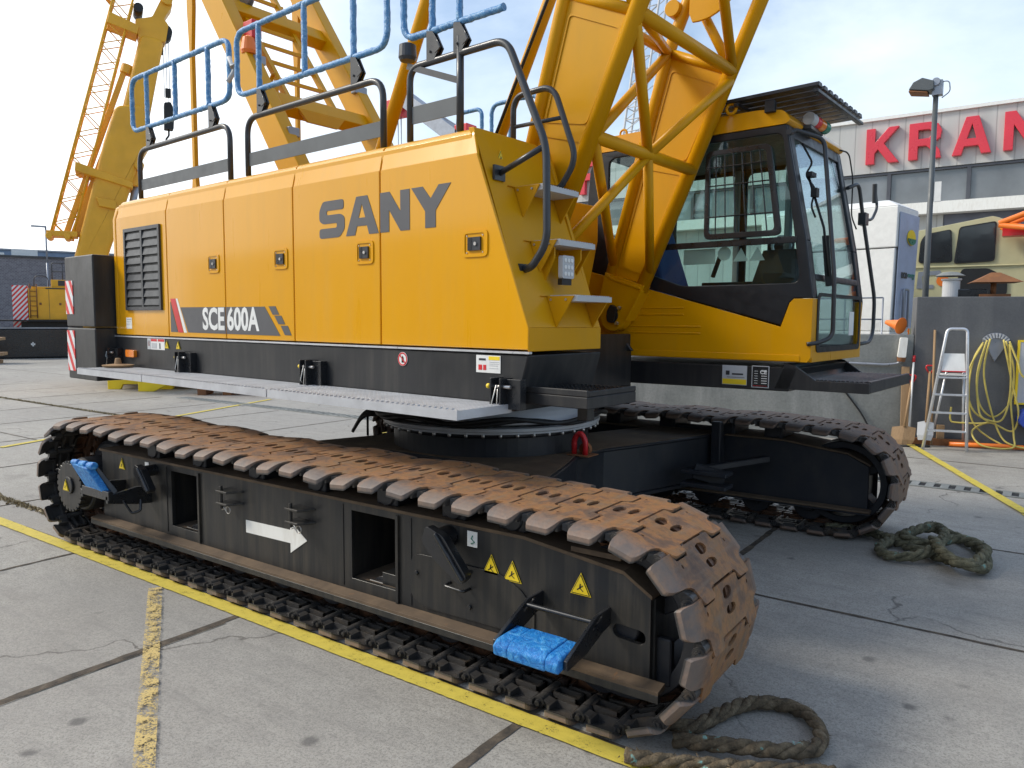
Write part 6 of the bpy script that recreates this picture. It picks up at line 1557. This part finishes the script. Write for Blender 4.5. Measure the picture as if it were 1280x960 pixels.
# ropes on the ground
def catmull(pts, k=10):
    P = [Vector(p) for p in pts]; P = [P[0] * 2 - P[1]] + P + [P[-1] * 2 - P[-2]]; Q = []
    for i in range(1, len(P) - 2):
        for j in range(k):
            t = j / k; Q.append(.5 * ((2 * P[i]) + (P[i + 1] - P[i - 1]) * t + (2 * P[i - 1] - 5 * P[i] + 4 * P[i + 1] - P[i + 2]) * t * t + (3 * P[i] - P[i - 1] - 3 * P[i + 1] + P[i + 2]) * t ** 3))
    Q.append(P[-2]); return Q
def rope(paths, R, mt, label, name='rope'):
    g = G()
    for pts in paths:
        C = catmull(pts, 14)
        # resample
        D = [0]
        for a, b in zip(C, C[1:]): D.append(D[-1] + (b - a).length)
        step = R * .55; n = int(D[-1] / step); Q = []; j = 0
        for i in range(n + 1):
            s = i * step
            while j < len(D) - 2 and D[j + 1] < s: j += 1
            t = (s - D[j]) / max(1e-6, D[j + 1] - D[j]); Q.append(C[j].lerp(C[j + 1], t))
        for st in range(3):
            pts2 = []; rr = []
            for i, q in enumerate(Q):
                T = (Q[min(i + 1, n)] - Q[max(i - 1, 0)]).normalized(); u = T.cross(Vector((0, 0, 1))).normalized(); v_ = u.cross(T)
                a = i * step / (R * 7.5) * 2 * PI + st * 2 * PI / 3
                wob = 1 + .14 * math.sin(i * .7 + st * 2) + random.uniform(-.16, .14)
                pts2.append(q + (u * math.cos(a) + v_ * math.sin(a)) * R * .48); rr.append(R * .56 * wob)
            g.tube(pts2, rr, 9)
        # loose fibres
        for i in range(int(n * 4)):
            q = random.choice(Q); an = random.uniform(0, PI); dv = Vector((random.uniform(-1, 1), random.uniform(-1, 1), random.uniform(0, .8))).normalized()
            a = q + dv * R * .9; b = a + (dv + Vector((random.uniform(-1, 1), random.uniform(-1, 1), 0))) * R * .35; c_ = a + Vector((random.uniform(-1, 1), random.uniform(-1, 1), .3)) * R * .22
            g._face([g.bm.verts.new(a), g.bm.verts.new(b), g.bm.verts.new(c_)])
    return tag(g.build(name, mt), label, 'rope')
random.seed(21)
z = .036
rope([[(-1.25, 2.80, z), (-1.10, 2.85, z), (-1.03, 3.02, z), (-.98, 3.15, z), (-.89, 3.24, z), (-.77, 3.25, z), (-.67, 3.15, z), (-.63, 3.01, z + .005), (-.69, 2.89, z + .02), (-.80, 2.80, z + .03), (-.95, 2.75, z + .02), (-1.12, 2.72, z)],
      [(-1.22, 2.50, z), (-1.12, 2.54, z), (-1.0, 2.60, z), (-.87, 2.66, z), (-.75, 2.73, z), (-.64, 2.80, z), (-.53, 2.86, z)]], .031, 'rope', 'frayed thick rope looped by the near track front')
fp = [(-.92, 6.33), (-.65, 6.09), (-.46, 5.95), (-.35, 5.77), (-.24, 5.9), (-.27, 6.3), (-.44, 6.62), (-.64, 6.66), (-.80, 6.4), (-.9, 6.02), (-.8, 5.83), (-.62, 5.9), (-.53, 6.17), (-.54, 6.55), (-.64, 6.7), (-.76, 6.5), (-.77, 6.24), (-.61, 6.2), (-.42, 6.38), (-.25, 6.2), (-.32, 5.8), (-.47, 5.84), (-.58, 6.14)]
hs = [0, 0, 0, .05, 0, 0, 0, .04, .02, 0, .0, .02, .06, .05, .05, .02, .05, .03, .06, .05, .04, .07, .09]
rope([[(a, b, .045 + h) for (a, b), h in zip(fp, hs)], [(-1.35, 6.35, .045), (-1.15, 6.42, .045), (-.92, 6.33, .045)]], .037, 'rope_green', 'coiled mossy thick rope in a heap by the far track front')

# building added behind the camera, out of view, to shape the panel reflections
wh_ = thing('reflection_building', 'long brown brick building with dark gates, added out of view for its reflection', 'building')
g = G(); g.box(-70, 50, -34, -24, 0, 6.8); g.build('wall', mat('brown_brick', (.13, .085, .06), .85, var=.3, vscale=1), wh_)
g = G(); g.box(-70.2, 50.2, -34, -23.8, 6.8, 7.3); g.build('roof_edge', 'rail', wh_)
for k in range(9):
    g = G(); g.box(-62 + k * 12, -57 + k * 12, -24.1, -23.99, 0, 4.6); g.build('gate', 'hydraulic_grey', wh_)
    g = G(); g.box(-55.5 + k * 12, -52 + k * 12, -24.1, -23.99, 3.2, 5.0); g.build('window', 'office_glass', wh_)

# ------------------------------------------------------------------ camera
cam = bpy.data.cameras.new('camera'); co = bpy.data.objects.new('camera', cam); COL.objects.link(co); S.camera = co
cam.sensor_width = 36; cam.lens = 937.8 / 1280 * 36; cam.clip_end = 2000; cam.clip_start = .05
va = math.radians(180 - 54.788); p = math.radians(4.872); r = math.radians(.37)
fwd = Vector((math.cos(va) * math.cos(p), math.sin(va) * math.cos(p), -math.sin(p))); ri = Vector((math.sin(va), -math.cos(va), 0)); upv = ri.cross(fwd)
ri2 = ri * math.cos(r) + upv * math.sin(r); up2 = upv * math.cos(r) - ri * math.sin(r)
co.matrix_world = Matrix(((ri2.x, up2.x, -fwd.x, 0), (ri2.y, up2.y, -fwd.y, 0), (ri2.z, up2.z, -fwd.z, 1.7), (0, 0, 0, 1)))

# ------------------------------------------------------------------ light
SUN_AZ, SUN_EL = math.radians(210), math.radians(40)
sd = Vector((math.cos(SUN_AZ) * math.cos(SUN_EL), math.sin(SUN_AZ) * math.cos(SUN_EL), math.sin(SUN_EL)))
ld = bpy.data.lights.new('sun', 'SUN'); ld.energy = 2.15; ld.angle = math.radians(14); ld.color = (1, .93, .82)
lo = bpy.data.objects.new('sun', ld); COL.objects.link(lo); lo.rotation_euler = sd.to_track_quat('Z', 'Y').to_euler()
W_ = bpy.data.worlds.new('World'); S.world = W_; W_.use_nodes = True; nt = W_.node_tree; bg = nt.nodes['Background']
sky = nt.nodes.new('ShaderNodeTexSky'); sky.sky_type = 'NISHITA'; sky.sun_disc = False; sky.sun_elevation = SUN_EL; sky.sun_rotation = PI / 2 - SUN_AZ; sky.air_density = 1.2; sky.dust_density = 1.2; sky.ozone_density = 2.0
tcn = nt.nodes.new('ShaderNodeTexCoord')
mp = nt.nodes.new('ShaderNodeMapping'); mp.inputs['Scale'].default_value = (1, 1, 2.6); L(nt, tcn.outputs['Generated'], mp.inputs['Vector'])
n1 = noise(nt, mp.outputs[0], 1.7, 8, .55, .3)
dt = nt.nodes.new('ShaderNodeVectorMath'); dt.operation = 'DOT_PRODUCT'; L(nt, tcn.outputs['Generated'], dt.inputs[0]); dt.inputs[1].default_value = (math.cos(SUN_AZ - .3), math.sin(SUN_AZ - .3), .25)
veil = ramp(nt, dt.outputs['Value'], [(.52, 0.), (.92, 1.)])
cl = ramp(nt, math_(nt, 'ADD', n1, math_(nt, 'MULTIPLY', veil, .42)), [(.44, .0), (.58, .5), (.72, .8), (.9, 1.)])
bright = mix(nt, veil, (6.0, 6.7, 7.5), (9.5, 9.5, 9.4))
L(nt, mix(nt, cl, sky.outputs[0], bright), bg.inputs['Color']); bg.inputs['Strength'].default_value = .145
S.view_settings.view_transform = 'Standard'; S.view_settings.look = 'None'; S.view_settings.exposure = .40; S.view_settings.gamma = 1
S.cycles.max_bounces = 6; S.cycles.transparent_max_bounces = 12; S.cycles.use_denoising = True
